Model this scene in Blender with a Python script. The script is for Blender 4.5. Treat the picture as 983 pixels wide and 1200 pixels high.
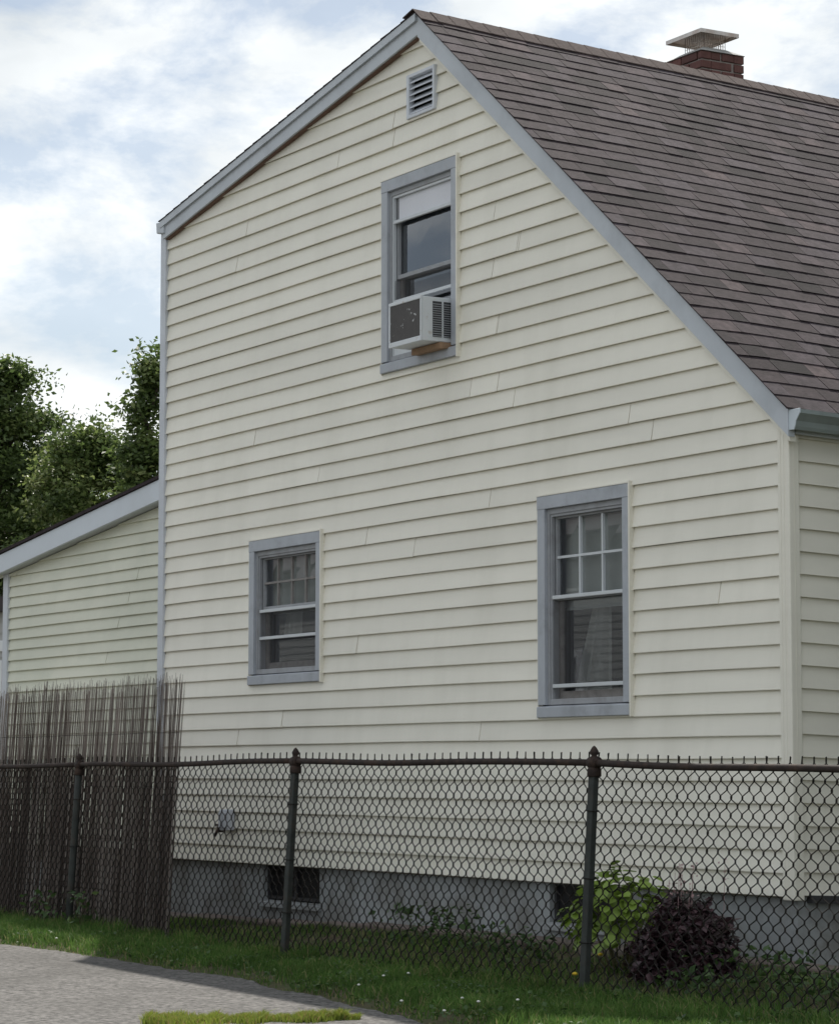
import bpy, math, random
import numpy as np
from mathutils import Vector, Matrix, noise

rng = np.random.default_rng(7)
random.seed(7)
S = bpy.context.scene
COL = S.collection
for o in list(bpy.data.objects):
    bpy.data.objects.remove(o)

# ------------------------------------------------------------------ camera
cam_d = bpy.data.cameras.new('camera')
cam = bpy.data.objects.new('camera', cam_d)
COL.objects.link(cam)
cam_d.sensor_fit = 'HORIZONTAL'
cam_d.sensor_width = 36.0
cam_d.lens = 3201.6 / 983.0 * 36.0
cam_d.clip_start = 0.1
cam_d.clip_end = 2000
YAW, PITCH = -1.0356, 0.0949
CAM = Vector((11.987, -9.506, 1.107))
fwd = Vector((math.sin(YAW) * math.cos(PITCH), math.cos(YAW) * math.cos(PITCH), math.sin(PITCH)))
rgt = Vector((math.cos(YAW), -math.sin(YAW), 0))
upv = rgt.cross(fwd)
M = Matrix((rgt, upv, -fwd)).transposed().to_4x4()
M.translation = CAM
cam.matrix_world = M
S.camera = cam

# ------------------------------------------------------------------ sky
SUN_DIR = Vector((-0.74, 0.44, 1.0)).normalized()      # towards the sun
SUN_EL = math.asin(SUN_DIR.z)
SUN_AZ = math.atan2(SUN_DIR.x, SUN_DIR.y)
W = bpy.data.worlds.new('World')
S.world = W
W.use_nodes = True
nt = W.node_tree
nt.nodes.clear()
def N(nt, typ, **kw):
    n = nt.nodes.new(typ)
    for k, v in kw.items():
        if k.startswith('i_'):
            n.inputs[k[2:].replace('_', ' ')].default_value = v
        else:
            setattr(n, k, v)
    return n
sky = N(nt, 'ShaderNodeTexSky', sky_type='NISHITA', sun_disc=False)
sky.sun_elevation = SUN_EL
sky.sun_rotation = SUN_AZ
sky.air_density = 1.0
sky.dust_density = 0.5
sky.ozone_density = 1.0
tc = N(nt, 'ShaderNodeTexCoord')
mp = N(nt, 'ShaderNodeMapping')
mp.inputs['Scale'].default_value = (1, 1, 2.0)
mp.inputs['Location'].default_value = (-3.75, 4.28, -0.47)
nt.links.new(tc.outputs['Generated'], mp.inputs['Vector'])
n1 = N(nt, 'ShaderNodeTexNoise')
n1.inputs['Scale'].default_value = 8.0
n1.inputs['Detail'].default_value = 9
n1.inputs['Roughness'].default_value = 0.60
n1.inputs['Distortion'].default_value = 0.25
nt.links.new(mp.outputs[0], n1.inputs['Vector'])
cover = N(nt, 'ShaderNodeMapRange')
cover.inputs['From Min'].default_value = 0.44
cover.inputs['From Max'].default_value = 0.55
cover.inputs['To Min'].default_value = 0.40
sx = N(nt, 'ShaderNodeSeparateXYZ')
nt.links.new(tc.outputs['Generated'], sx.inputs[0])
low = N(nt, 'ShaderNodeMapRange')          # cloud decks close up towards the horizon, as seen at a slant
low.inputs['From Min'].default_value = 0.06
low.inputs['From Max'].default_value = 0.30
low.inputs['To Min'].default_value = 0.13
low.inputs['To Max'].default_value = 0.0
nt.links.new(sx.outputs['Z'], low.inputs['Value'])
addc = N(nt, 'ShaderNodeMath', operation='ADD')
nt.links.new(n1.outputs['Fac'], addc.inputs[0]); nt.links.new(low.outputs[0], addc.inputs[1])
nt.links.new(addc.outputs[0], cover.inputs['Value'])
n2 = N(nt, 'ShaderNodeTexNoise')
n2.inputs['Scale'].default_value = 10
n2.inputs['Detail'].default_value = 7
n2.inputs['Roughness'].default_value = 0.5
nt.links.new(mp.outputs[0], n2.inputs['Vector'])
cr = N(nt, 'ShaderNodeValToRGB')
cr.color_ramp.elements[0].position = 0.30
cr.color_ramp.elements[0].color = (0.585, 0.63, 0.66, 1)
cr.color_ramp.elements[1].position = 0.76
cr.color_ramp.elements[1].color = (0.98, 1.0, 1.0, 1)
nt.links.new(n2.outputs['Fac'], cr.inputs['Fac'])
cs = N(nt, 'ShaderNodeVectorMath', operation='SCALE')
cs.inputs['Scale'].default_value = 13.8
nt.links.new(cr.outputs['Color'], cs.inputs[0])
mx = N(nt, 'ShaderNodeMix', data_type='RGBA')
nt.links.new(cover.outputs[0], mx.inputs['Factor'])
nt.links.new(sky.outputs[0], mx.inputs['A'])
nt.links.new(cs.outputs[0], mx.inputs['B'])
bg = N(nt, 'ShaderNodeBackground')
bg.inputs['Strength'].default_value = 0.05
nt.links.new(mx.outputs['Result'], bg.inputs['Color'])
wo = N(nt, 'ShaderNodeOutputWorld')
nt.links.new(bg.outputs[0], wo.inputs['Surface'])

# ------------------------------------------------------------------ sun
sd = bpy.data.lights.new('sun', 'SUN')
sd.energy = 3.2
sd.angle = math.radians(0.6)
sd.color = (1.0, 0.95, 0.87)
so = bpy.data.objects.new('sun', sd)
COL.objects.link(so)
so.rotation_euler = (-SUN_DIR).to_track_quat('-Z', 'Y').to_euler()

S.view_settings.view_transform = 'Standard'
S.view_settings.look = 'None'
S.view_settings.exposure = 0.82
S.view_settings.gamma = 1.0
S.view_settings.use_curve_mapping = False
S.render.engine = 'CYCLES'

# ------------------------------------------------------------------ materials
MATS = {}
def mat(name, col, rough=0.6, var=0.12, vscale=3.0, bump=0.0, bscale=60.0, obj_var=0.0, tone=None,
        metallic=0.0, spec=0.5, stain=None, stain_scale=1.2, stain_amt=0.3, stretch=(1, 1, 1), translucent=0.0,
        stain_lo=0.5, stain_hi=0.7, stain_stretch=None):
    """Procedural material: base colour, mottling noise, per-object and per-piece tone, stains, bump."""
    m = bpy.data.materials.new(name)
    m.use_nodes = True
    t = m.node_tree
    t.nodes.clear()
    L = t.links.new
    out = N(t, 'ShaderNodeOutputMaterial')
    p = N(t, 'ShaderNodeBsdfPrincipled')
    p.inputs['Roughness'].default_value = rough
    p.inputs['Metallic'].default_value = metallic
    p.inputs['Specular IOR Level'].default_value = spec
    tcn = N(t, 'ShaderNodeTexCoord')
    mpp = N(t, 'ShaderNodeMapping')
    mpp.inputs['Scale'].default_value = stretch
    L(tcn.outputs['Object'], mpp.inputs['Vector'])
    nz = N(t, 'ShaderNodeTexNoise')
    nz.inputs['Scale'].default_value = vscale
    nz.inputs['Detail'].default_value = 6
    nz.inputs['Roughness'].default_value = 0.6
    L(mpp.outputs[0], nz.inputs['Vector'])
    mr = N(t, 'ShaderNodeMapRange')
    mr.inputs['From Min'].default_value = 0.25
    mr.inputs['From Max'].default_value = 0.75
    mr.inputs['To Min'].default_value = 1 - var
    mr.inputs['To Max'].default_value = 1 + var
    L(nz.outputs['Fac'], mr.inputs['Value'])
    val = mr.outputs[0]
    if obj_var:
        oi = N(t, 'ShaderNodeObjectInfo')
        m2 = N(t, 'ShaderNodeMapRange')
        m2.inputs['To Min'].default_value = 1 - obj_var
        m2.inputs['To Max'].default_value = 1 + obj_var
        L(oi.outputs['Random'], m2.inputs['Value'])
        mu = N(t, 'ShaderNodeMath', operation='MULTIPLY')
        L(val, mu.inputs[0]); L(m2.outputs[0], mu.inputs[1])
        val = mu.outputs[0]
    base = None
    if tone:
        at = N(t, 'ShaderNodeAttribute', attribute_name='tone')
        rp = N(t, 'ShaderNodeValToRGB')
        els = rp.color_ramp.elements
        for i, (pos, c) in enumerate(tone):
            if i < 2:
                e = els[i]; e.position = pos
            else:
                e = els.new(pos)
            e.color = (*c, 1)
        L(at.outputs['Fac'], rp.inputs['Fac'])
        base = rp.outputs['Color']
    sc = N(t, 'ShaderNodeVectorMath', operation='SCALE')
    if base is None:
        sc.inputs[0].default_value = col
    else:
        L(base, sc.inputs[0])
    L(val, sc.inputs['Scale'])
    cur = sc.outputs[0]
    if stain:
        n3 = N(t, 'ShaderNodeTexNoise')
        n3.inputs['Scale'].default_value = stain_scale
        n3.inputs['Detail'].default_value = 8
        n3.inputs['Roughness'].default_value = 0.65
        if stain_stretch:
            m4 = N(t, 'ShaderNodeMapping'); m4.inputs['Scale'].default_value = stain_stretch
            L(tcn.outputs['Object'], m4.inputs['Vector']); L(m4.outputs[0], n3.inputs['Vector'])
        else:
            L(tcn.outputs['Object'], n3.inputs['Vector'])
        m3 = N(t, 'ShaderNodeMapRange')
        m3.inputs['From Min'].default_value = stain_lo
        m3.inputs['From Max'].default_value = stain_hi
        m3.inputs['To Max'].default_value = stain_amt
        L(n3.outputs['Fac'], m3.inputs['Value'])
        mm = N(t, 'ShaderNodeMix', data_type='RGBA')
        L(m3.outputs[0], mm.inputs['Factor'])
        L(cur, mm.inputs['A'])
        mm.inputs['B'].default_value = (*stain, 1)
        cur = mm.outputs['Result']
    L(cur, p.inputs['Base Color'])
    if bump:
        nb = N(t, 'ShaderNodeTexNoise')
        nb.inputs['Scale'].default_value = bscale
        nb.inputs['Detail'].default_value = 5
        L(mpp.outputs[0], nb.inputs['Vector'])
        b = N(t, 'ShaderNodeBump')
        b.inputs['Strength'].default_value = bump
        b.inputs['Distance'].default_value = 0.004
        L(nb.outputs['Fac'], b.inputs['Height'])
        L(b.outputs[0], p.inputs['Normal'])
    if translucent:
        tr = N(t, 'ShaderNodeBsdfTranslucent')
        L(cur, tr.inputs['Color'])
        ms = N(t, 'ShaderNodeMixShader')
        ms.inputs['Fac'].default_value = translucent
        L(p.outputs[0], ms.inputs[1]); L(tr.outputs[0], ms.inputs[2])
        L(ms.outputs[0], out.inputs['Surface'])
    else:
        L(p.outputs[0], out.inputs['Surface'])
    MATS[name] = m
    return m

def glass_mat(name, tint, gain=1.6, rough=0.02):
    m = bpy.data.materials.new(name); m.use_nodes = True
    t = m.node_tree; t.nodes.clear(); L = t.links.new
    out = N(t, 'ShaderNodeOutputMaterial')
    tr = N(t, 'ShaderNodeBsdfTransparent'); tr.inputs[0].default_value = (*tint, 1)
    gl = N(t, 'ShaderNodeBsdfGlossy'); gl.inputs['Roughness'].default_value = rough
    gl.inputs['Color'].default_value = (0.92, 0.95, 1.0, 1)
    fr = N(t, 'ShaderNodeFresnel'); fr.inputs['IOR'].default_value = 1.5
    nz = N(t, 'ShaderNodeTexNoise'); nz.inputs['Scale'].default_value = 2.5
    tcn = N(t, 'ShaderNodeTexCoord'); L(tcn.outputs['Object'], nz.inputs['Vector'])
    b = N(t, 'ShaderNodeBump'); b.inputs['Strength'].default_value = 0.02; b.inputs['Distance'].default_value = 0.02
    L(nz.outputs['Fac'], b.inputs['Height']); L(b.outputs[0], gl.inputs['Normal'])
    mu = N(t, 'ShaderNodeMath', operation='MULTIPLY'); mu.use_clamp = True
    L(fr.outputs[0], mu.inputs[0]); mu.inputs[1].default_value = gain
    ms = N(t, 'ShaderNodeMixShader')
    L(mu.outputs[0], ms.inputs['Fac']); L(tr.outputs[0], ms.inputs[1]); L(gl.outputs[0], ms.inputs[2])
    L(ms.outputs[0], out.inputs['Surface'])
    MATS[name] = m

def screen_mat(name, col, fac):
    m = bpy.data.materials.new(name); m.use_nodes = True
    t = m.node_tree; t.nodes.clear(); L = t.links.new
    out = N(t, 'ShaderNodeOutputMaterial')
    tr = N(t, 'ShaderNodeBsdfTransparent')
    df = N(t, 'ShaderNodeBsdfDiffuse'); df.inputs[0].default_value = (*col, 1)
    ms = N(t, 'ShaderNodeMixShader'); ms.inputs['Fac'].default_value = fac
    L(tr.outputs[0], ms.inputs[1]); L(df.outputs[0], ms.inputs[2]); L(ms.outputs[0], out.inputs['Surface'])
    MATS[name] = m

mat('siding', (0.83, 0.80, 0.705), 0.5, 0.06, 1.3, 0.10, 30, obj_var=0.04, stretch=(0.35, 1, 3),
    stain_stretch=(2.6, 1, 0.55), stain=(0.62, 0.595, 0.50), stain_scale=0.9, stain_amt=0.34, stain_lo=0.47, stain_hi=0.75)
mat('siding_old', (0.72, 0.72, 0.60), 0.55, 0.06, 1.3, 0.10, 30, obj_var=0.035, stretch=(0.35, 1, 3),
    stain=(0.48, 0.51, 0.41), stain_scale=0.9, stain_amt=0.5, stain_lo=0.42, stain_hi=0.7)
mat('sheathing', (0.20, 0.18, 0.14), 0.9)
mat('casing_paint', (0.425, 0.45, 0.49), 0.6, 0.10, 6, 0.25, 40, stain=(0.24, 0.25, 0.27), stain_scale=5, stain_amt=0.5, stretch=(1, 1, 0.4))
mat('fascia_paint', (0.52, 0.555, 0.60), 0.5, 0.06, 4, 0.1, 40, stain=(0.30, 0.32, 0.35), stain_scale=2.5, stain_amt=0.35)
mat('fascia_white', (0.62, 0.67, 0.73), 0.5, 0.05, 3, stain=(0.42, 0.45, 0.47), stain_scale=1.5, stain_amt=0.35)
mat('corner_paint', (0.58, 0.61, 0.66), 0.5, 0.06, 4, stain=(0.40, 0.41, 0.43), stain_scale=3, stain_amt=0.4)
mat('raw_wood', (0.17, 0.10, 0.075), 0.85, 0.3, 12, 0.3, 60)
mat('block_wood', (0.34, 0.22, 0.14), 0.8, 0.3, 12, 0.3, 60)
mat('frame_grey', (0.33, 0.34, 0.36), 0.6, 0.12, 8, stain=(0.17, 0.16, 0.15), stain_scale=6, stain_amt=0.5)
mat('frame_worn', (0.24, 0.225, 0.215), 0.75, 0.25, 14, 0.3, 60, stain=(0.12, 0.10, 0.09), stain_scale=9, stain_amt=0.6)
mat('storm_white', (0.60, 0.63, 0.65), 0.4, 0.06, 6)
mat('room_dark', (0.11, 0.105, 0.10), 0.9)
mat('blind', (0.75, 0.76, 0.75), 0.7, 0.08, 5)
mat('shade_cloth', (0.72, 0.73, 0.78), 0.8, 0.05, 3)
mat('curtain', (0.62, 0.62, 0.60), 0.9, 0.15, 6)
glass_mat('glass', (0.84, 0.87, 0.87), 2.3)
screen_mat('insect_screen', (0.12, 0.12, 0.125), 0.30)
mat('shingle', (0.1, 0.09, 0.09), 0.93, 0.50, 17, 0.9, 120, spec=0.25,
    tone=[(0.0, (0.012, 0.0085, 0.0105)), (0.25, (0.029, 0.0205, 0.0240)), (0.6, (0.045, 0.0330, 0.0370)), (0.8, (0.058, 0.046, 0.054)), (1.0, (0.078, 0.057, 0.060))])
mat('shingle_ridge', (0.078, 0.057, 0.053), 0.93, 0.25, 26, 0.9, 260, obj_var=0.12, spec=0.25)
mat('roof_felt', (0.03, 0.027, 0.027), 0.95)
mat('gutter_metal_shaded', (0.30, 0.345, 0.345), 0.38, 0.10, 3, stain=(0.16, 0.17, 0.17), stain_scale=4, stain_amt=0.4, spec=0.6)  # darker than the end cap: shade on the gutter front put into the colour
mat('gutter_cap', (0.56, 0.62, 0.67), 0.4, 0.08, 6)
mat('concrete', (0.335, 0.352, 0.36), 0.9, 0.16, 3, 0.35, 50, stain=(0.17, 0.165, 0.15), stain_scale=2.6, stain_amt=0.75, stain_lo=0.45, stain_hi=0.62)
mat('ledge', (0.16, 0.125, 0.11), 0.95, 0.25, 8, 0.6, 50, obj_var=0.15, stain=(0.09, 0.10, 0.06), stain_scale=6, stain_amt=0.6)
mat('dark_glass', (0.012, 0.012, 0.014), 0.4, spec=0.25)
mat('brick', (0.125, 0.056, 0.048), 0.9, 0.3, 14, 0.6, 60, obj_var=0.28, stain=(0.09, 0.035, 0.035), stain_scale=8, stain_amt=0.6)
mat('mortar', (0.28, 0.25, 0.23), 0.95, 0.2, 20, 0.5, 80)
mat('crown_mortar', (0.36, 0.355, 0.34), 0.9, 0.2, 9, 0.5, 60)
mat('cap_metal', (0.60, 0.57, 0.54), 0.4, 0.12, 6, metallic=0.25, stain=(0.32, 0.20, 0.13), stain_scale=7, stain_amt=0.6, stain_lo=0.4, stain_hi=0.65)
mat('vent_white', (0.62, 0.65, 0.70), 0.5, 0.06, 6)
mat('vent_dark', (0.02, 0.02, 0.022), 0.9)
mat('ac_white', (0.66, 0.69, 0.72), 0.45, 0.06, 8, stain=(0.36, 0.27, 0.19), stain_scale=14, stain_amt=0.55, stain_lo=0.6, stain_hi=0.72)
mat('ac_back', (0.072, 0.066, 0.064), 0.7, 0.12, 20, 0.2, 90, stain=(0.55, 0.56, 0.56), stain_scale=17, stain_amt=0.95, stain_lo=0.635, stain_hi=0.65)
mat('ac_grille', (0.045, 0.048, 0.052), 0.6)
mat('box_grey', (0.50, 0.52, 0.56), 0.5, 0.08, 10)
mat('rust_pipe', (0.036, 0.027, 0.024), 0.8, 0.35, 18, 0.5, 80, spec=0.2, stain=(0.085, 0.05, 0.034), stain_scale=9, stain_amt=0.6)
mat('post_paint', (0.040, 0.045, 0.042), 0.7, 0.3, 14, 0.4, 70, spec=0.25, stain=(0.085, 0.058, 0.044), stain_scale=6, stain_amt=0.6)
mat('wire', (0.020, 0.018, 0.016), 0.8, 0.25, 12, spec=0.15, stain=(0.042, 0.032, 0.026), stain_scale=5, stain_amt=0.5)
mat('reed', (0.2, 0.15, 0.12), 0.9, 0.25, 10, tone=[(0.0, (0.045, 0.032, 0.027)), (0.4, (0.095, 0.072, 0.062)), (0.7, (0.20, 0.168, 0.150)), (1.0, (0.36, 0.32, 0.295))], stretch=(1, 1, 0.1))
mat('asphalt', (0.105, 0.100, 0.095), 0.92, 1.1, 34, 1.0, 60, stain=(0.055, 0.052, 0.048), stain_scale=0.9, stain_amt=0.7, spec=0.3)
mat('soil', (0.085, 0.068, 0.048), 1.0, 0.4, 9, 0.8, 40, stain=(0.055, 0.075, 0.028), stain_scale=3, stain_amt=0.8, stain_lo=0.4, stain_hi=0.6, spec=0.1)
mat('grass', (0.06, 0.1, 0.02), 0.65, 0.4, 1.6, tone=[(0.0, (0.046, 0.092, 0.021)), (0.45, (0.080, 0.158, 0.035)), (0.8, (0.14, 0.225, 0.055)), (1.0, (0.28, 0.245, 0.125))], translucent=0.35, spec=0.15)
mat('moss_grass', (0.06, 0.1, 0.02), 0.65, 0.25, 8, tone=[(0.0, (0.13, 0.18, 0.028)), (0.65, (0.28, 0.34, 0.055)), (1.0, (0.34, 0.21, 0.11))], translucent=0.3, spec=0.3)
mat('leaf_bright', (0.21, 0.31, 0.05), 0.45, 0.2, 14, obj_var=0.35, translucent=0.3)
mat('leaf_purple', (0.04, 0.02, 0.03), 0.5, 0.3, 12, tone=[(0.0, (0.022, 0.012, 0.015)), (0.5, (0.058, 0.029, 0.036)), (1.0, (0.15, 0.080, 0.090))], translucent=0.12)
mat('leaf_tree', (0.04, 0.06, 0.015), 0.5, 0.2, 0.6, tone=[(0.0, (0.045, 0.072, 0.025)), (0.5, (0.092, 0.140, 0.040)), (0.85, (0.17, 0.225, 0.070)), (1.0, (0.24, 0.28, 0.11))], translucent=0.45)
mat('leaf_weed', (0.04, 0.06, 0.015), 0.6, 0.2, 6, tone=[(0.0, (0.026, 0.060, 0.016)), (0.6, (0.060, 0.115, 0.028)), (1.0, (0.12, 0.175, 0.05))], translucent=0.25)
mat('bark', (0.07, 0.055, 0.045), 0.95, 0.35, 8, 0.8, 30)
mat('stem', (0.10, 0.09, 0.04), 0.8, 0.2, 10)
mat('petal_yellow', (0.75, 0.52, 0.03), 0.6, 0.1, 10)
mat('petal_white', (0.75, 0.75, 0.70), 0.6, 0.1, 10)
mat('petal_pink', (0.42, 0.27, 0.27), 0.7, 0.2, 10)
mat('far_siding', (0.42, 0.42, 0.42), 0.7, 0.08, 2)
mat('far_roof', (0.05, 0.042, 0.045), 0.9, 0.2, 3)
mat('far_white', (0.70, 0.72, 0.75), 0.6)
mat('neighbour_siding', (0.33, 0.34, 0.33), 0.7, 0.08, 2)
mat('lead_flashing', (0.045, 0.045, 0.048), 0.6)

# ------------------------------------------------------------------ mesh helpers
class MB:
    """collects verts / faces for ONE mesh object"""
    def __init__(self):
        self.v = []; self.f = []; self.t = []
    def quad(self, a, b, c, d, tone=None):
        i = len(self.v); self.v += [a, b, c, d]; self.f.append((i, i+1, i+2, i+3))
        if tone is not None: self.t += [tone]*4
    def tri(self, a, b, c):
        i = len(self.v); self.v += [a, b, c]; self.f.append((i, i+1, i+2))
    def poly(self, pts):
        i = len(self.v); self.v += list(pts); self.f.append(tuple(range(i, i+len(pts))))
    def hexa(self, p, tone=None):
        """p: 8 corners, bottom 4 ccw then top 4"""
        i = len(self.v); self.v += list(p)
        for q in ((0,3,2,1),(4,5,6,7),(0,1,5,4),(1,2,6,5),(2,3,7,6),(3,0,4,7)):
            self.f.append(tuple(i+k for k in q))
        if tone is not None: self.t += [tone]*8
    def box(self, x0, x1, y0, y1, z0, z1, tone=None):
        self.hexa([(x0,y0,z0),(x1,y0,z0),(x1,y1,z0),(x0,y1,z0),(x0,y0,z1),(x1,y0,z1),(x1,y1,z1),(x0,y1,z1)], tone)
    def prism(self, prof, a, b, f):
        """extrude 2-D profile between parameters a and b; f(p, s) -> xyz"""
        n = len(prof); i = len(self.v)
        self.v += [f(p, a) for p in prof] + [f(p, b) for p in prof]
        for k in range(n):
            self.f.append((i+k, i+(k+1) % n, i+n+(k+1) % n, i+n+k))
        self.f.append(tuple(i+k for k in reversed(range(n)))); self.f.append(tuple(i+n+k for k in range(n)))
    def tube(self, pts, r, n=6, cap=True, tone=None):
        pts = [Vector(p) for p in pts]
        rs = r if hasattr(r, '__len__') else [r]*len(pts)
        i0 = len(self.v)
        prev = None
        for k, p in enumerate(pts):
            if k == 0: d = pts[1]-p
            elif k == len(pts)-1: d = p-pts[k-1]
            else: d = (pts[k+1]-p).normalized()+(p-pts[k-1]).normalized()
            d.normalize()
            ref = prev if prev is not None else (Vector((0,1,0)) if abs(d.y) < 0.9 else Vector((1,0,0)))
            u = (ref - d*ref.dot(d)); u.normalize(); w = d.cross(u); prev = u
            for j in range(n):
                a = 2*math.pi*j/n
                q = p + (u*math.cos(a)+w*math.sin(a))*rs[k]
                self.v.append(tuple(q))
        for k in range(len(pts)-1):
            for j in range(n):
                a = i0+k*n+j; b = i0+k*n+(j+1) % n
                self.f.append((a, b, b+n, a+n))
        if cap:
            self.f.append(tuple(i0+j for j in reversed(range(n))))
            self.f.append(tuple(i0+(len(pts)-1)*n+j for j in range(n)))
        if tone is not None: self.t += [tone]*(n*len(pts))
    def build(self, name, material, parent=None, smooth=False):
        me = bpy.data.meshes.new(name)
        me.from_pydata(self.v, [], self.f)
        return finish(me, name, material, parent, smooth, np.array(self.t, np.float32) if self.t else None)

def finish(me, name, material, parent, smooth=False, tone=None):
    if tone is not None and len(tone) == len(me.vertices):
        at = me.attributes.new('tone', 'FLOAT', 'POINT'); at.data.foreach_set('value', tone)
    me.materials.append(MATS[material])
    if smooth: me.polygons.foreach_set('use_smooth', [True]*len(me.polygons))
    me.update()
    o = bpy.data.objects.new(name, me); COL.objects.link(o)
    if parent is not None: attach(o, parent)
    return o

def attach(o, parent):
    o.parent = parent
    if parent.type == 'EMPTY':
        o.matrix_parent_inverse = Matrix.Translation(-Vector(parent.location))

def np_mesh(name, V, F, material, parent=None, tone=None, smooth=False):
    """V (n,3), F (m,k) numpy arrays"""
    me = bpy.data.meshes.new(name)
    V = np.asarray(V, np.float32); F = np.asarray(F, np.int32)
    me.vertices.add(len(V)); me.vertices.foreach_set('co', V.ravel())
    k = F.shape[1]
    me.loops.add(F.size); me.loops.foreach_set('vertex_index', F.ravel())
    me.polygons.add(len(F)); me.polygons.foreach_set('loop_start', np.arange(len(F), dtype=np.int32)*k)
    me.update(calc_edges=True)
    return finish(me, name, material, parent, smooth, None if tone is None else np.asarray(tone, np.float32))

def empty(name, loc, label, cat, group=None):
    o = bpy.data.objects.new(name, None); COL.objects.link(o); o.location = loc
    o.empty_display_size = 0.1
    return tag(o, label, cat, group)
def tag(o, label=None, cat=None, group=None, kind=None):
    if label: o['label'] = label
    if cat: o['category'] = cat
    if group: o['group'] = group
    if kind: o['kind'] = kind
    return o
def bevel(o, w=0.004, seg=2):
    m = o.modifiers.new('bevel', 'BEVEL'); m.width = w; m.segments = seg; m.limit_method = 'ANGLE'
    return o
def smooth01(a, b, x):
    t = np.clip((x-a)/(b-a), 0, 1); return t*t*(3-2*t)
def nz(x, y=0.0, z=0.0):
    return noise.noise(Vector((x, y, z)))

# ------------------------------------------------------------------ ground, driveway
EDGE = np.array([(-60, -2.5), (-12, -2.45), (-5.84, -2.295), (-5.15, -2.21), (-4.17, -2.22), (-3.1, -2.30), (-2.58, -2.22),
                 (-1.47, -2.41), (-0.56, -2.55), (0.67, -2.76), (3, -3.1), (8, -3.6), (60, -4.0)])
def edge_y(x): return np.interp(x, EDGE[:, 0], EDGE[:, 1])
def ground_z(x, y):
    x = np.asarray(x, float); y = np.asarray(y, float)
    d = y-edge_y(x)
    lawn = -0.105 + 0.045*smooth01(-0.05, 0.35, d)
    up = 0.075*smooth01(-1.2, -0.15, y)*(1-smooth01(-4.0, -8.0, x)*0.9)
    far = smooth01(0.4, 1.0, np.maximum(np.abs(x+4)-14, y-12)/30)
    return lawn+up*(1-far)

gx = np.concatenate([[-700, -300, -140, -80, -50, -35, -25, -18], np.arange(-14, 9.01, 0.2), [10, 12, 16, 24, 40, 70, 140, 300, 700]])
gy = np.concatenate([[-700, -300, -140, -80, -50, -30, -20, -14, -10, -8, -6, -5, -4.2], np.arange(-3.8, 1.01, 0.1), [2, 4, 7, 10, 14, 20, 30, 50, 80, 140, 300, 700]])
GX, GY = np.meshgrid(gx, gy, indexing='ij')
GZ = ground_z(GX, GY)
V = np.stack([GX.ravel(), GY.ravel(), GZ.ravel()], 1)
ny = len(gy)
ii, jj = np.meshgrid(np.arange(len(gx)-1), np.arange(ny-1), indexing='ij')
a = (ii*ny+jj).ravel()
F = np.stack([a, a+ny, a+ny+1, a+1], 1)
tag(np_mesh('ground', V, F, 'soil', smooth=True), kind='structure')

# driveway sheet with a ragged edge toward the lawn
mb = MB()
xs = np.concatenate([[-60, -40, -25, -16], np.arange(-12, 8, 0.03), [12, 20, 40, 60]])
top = [(x, float(edge_y(x)) + 0.07*nz(x*1.7, 3.1) + 0.05*nz(x*6, 1.1) + 0.03*nz(x*15, 4.1)) for x in xs]
for (x0, y0), (x1, y1) in zip(top[:-1], top[1:]):
    mb.quad((x0, y0, -0.100), (x0, y0-0.05, -0.072), (x1, y1-0.05, -0.072), (x1, y1, -0.100))
    mb.quad((x0, y0-0.05, -0.072), (x0, -9.2+0.03*nz(x0), -0.072), (x1, -9.2+0.03*nz(x1), -0.072), (x1, y1-0.05, -0.072))
tag(mb.build('driveway', 'asphalt'), kind='structure')

# ------------------------------------------------------------------ house
SAG = 0.038
def sag(y): return -SAG*max(0.0, y)
XL, XR = -8.112, 0.0
DEPTH = 8.6
Z0 = 0.42
EXP = 0.127
APX, APZ = -3.99, 6.30               # wall line just under the roof deck
def wall_top(x):
    if x < APX: return APZ - (APX-x)*0.1819
    return APZ - (x-APX)*0.7997
house = empty('house', (-4.0, 0, 0), 'cream clapboard-sided house with steep brown shingle roof behind the chain-link fence', 'house')

WINS = dict(upper=(-4.525, -3.500, 3.897, 5.264), left=(-6.545, -5.400, 1.766, 2.855), right=(-2.528, -1.508, 1.451, 2.849))
VENT = (-4.178, -3.795, 5.645, 5.958)
HOLES = [tuple(WINS[k]) for k in WINS] + [VENT]
INS = 0.02     # siding stops this far inside the casing's outer edge

def cut(z0, z1, xa, xb, holes):
    iv = [(z0, z1)]
    xm = (xa+xb)/2
    for (hx0, hx1, hz0, hz1) in holes:
        if hx0+INS < xm < hx1-INS:
            new = []
            for a, b in iv:
                if hz0+INS > a: new.append((a, min(b, hz0+INS)))
                if hz1-INS < b: new.append((max(a, hz1-INS), b))
            iv = [(a, b) for a, b in new if b-a > 1e-4]
    return iv

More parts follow.
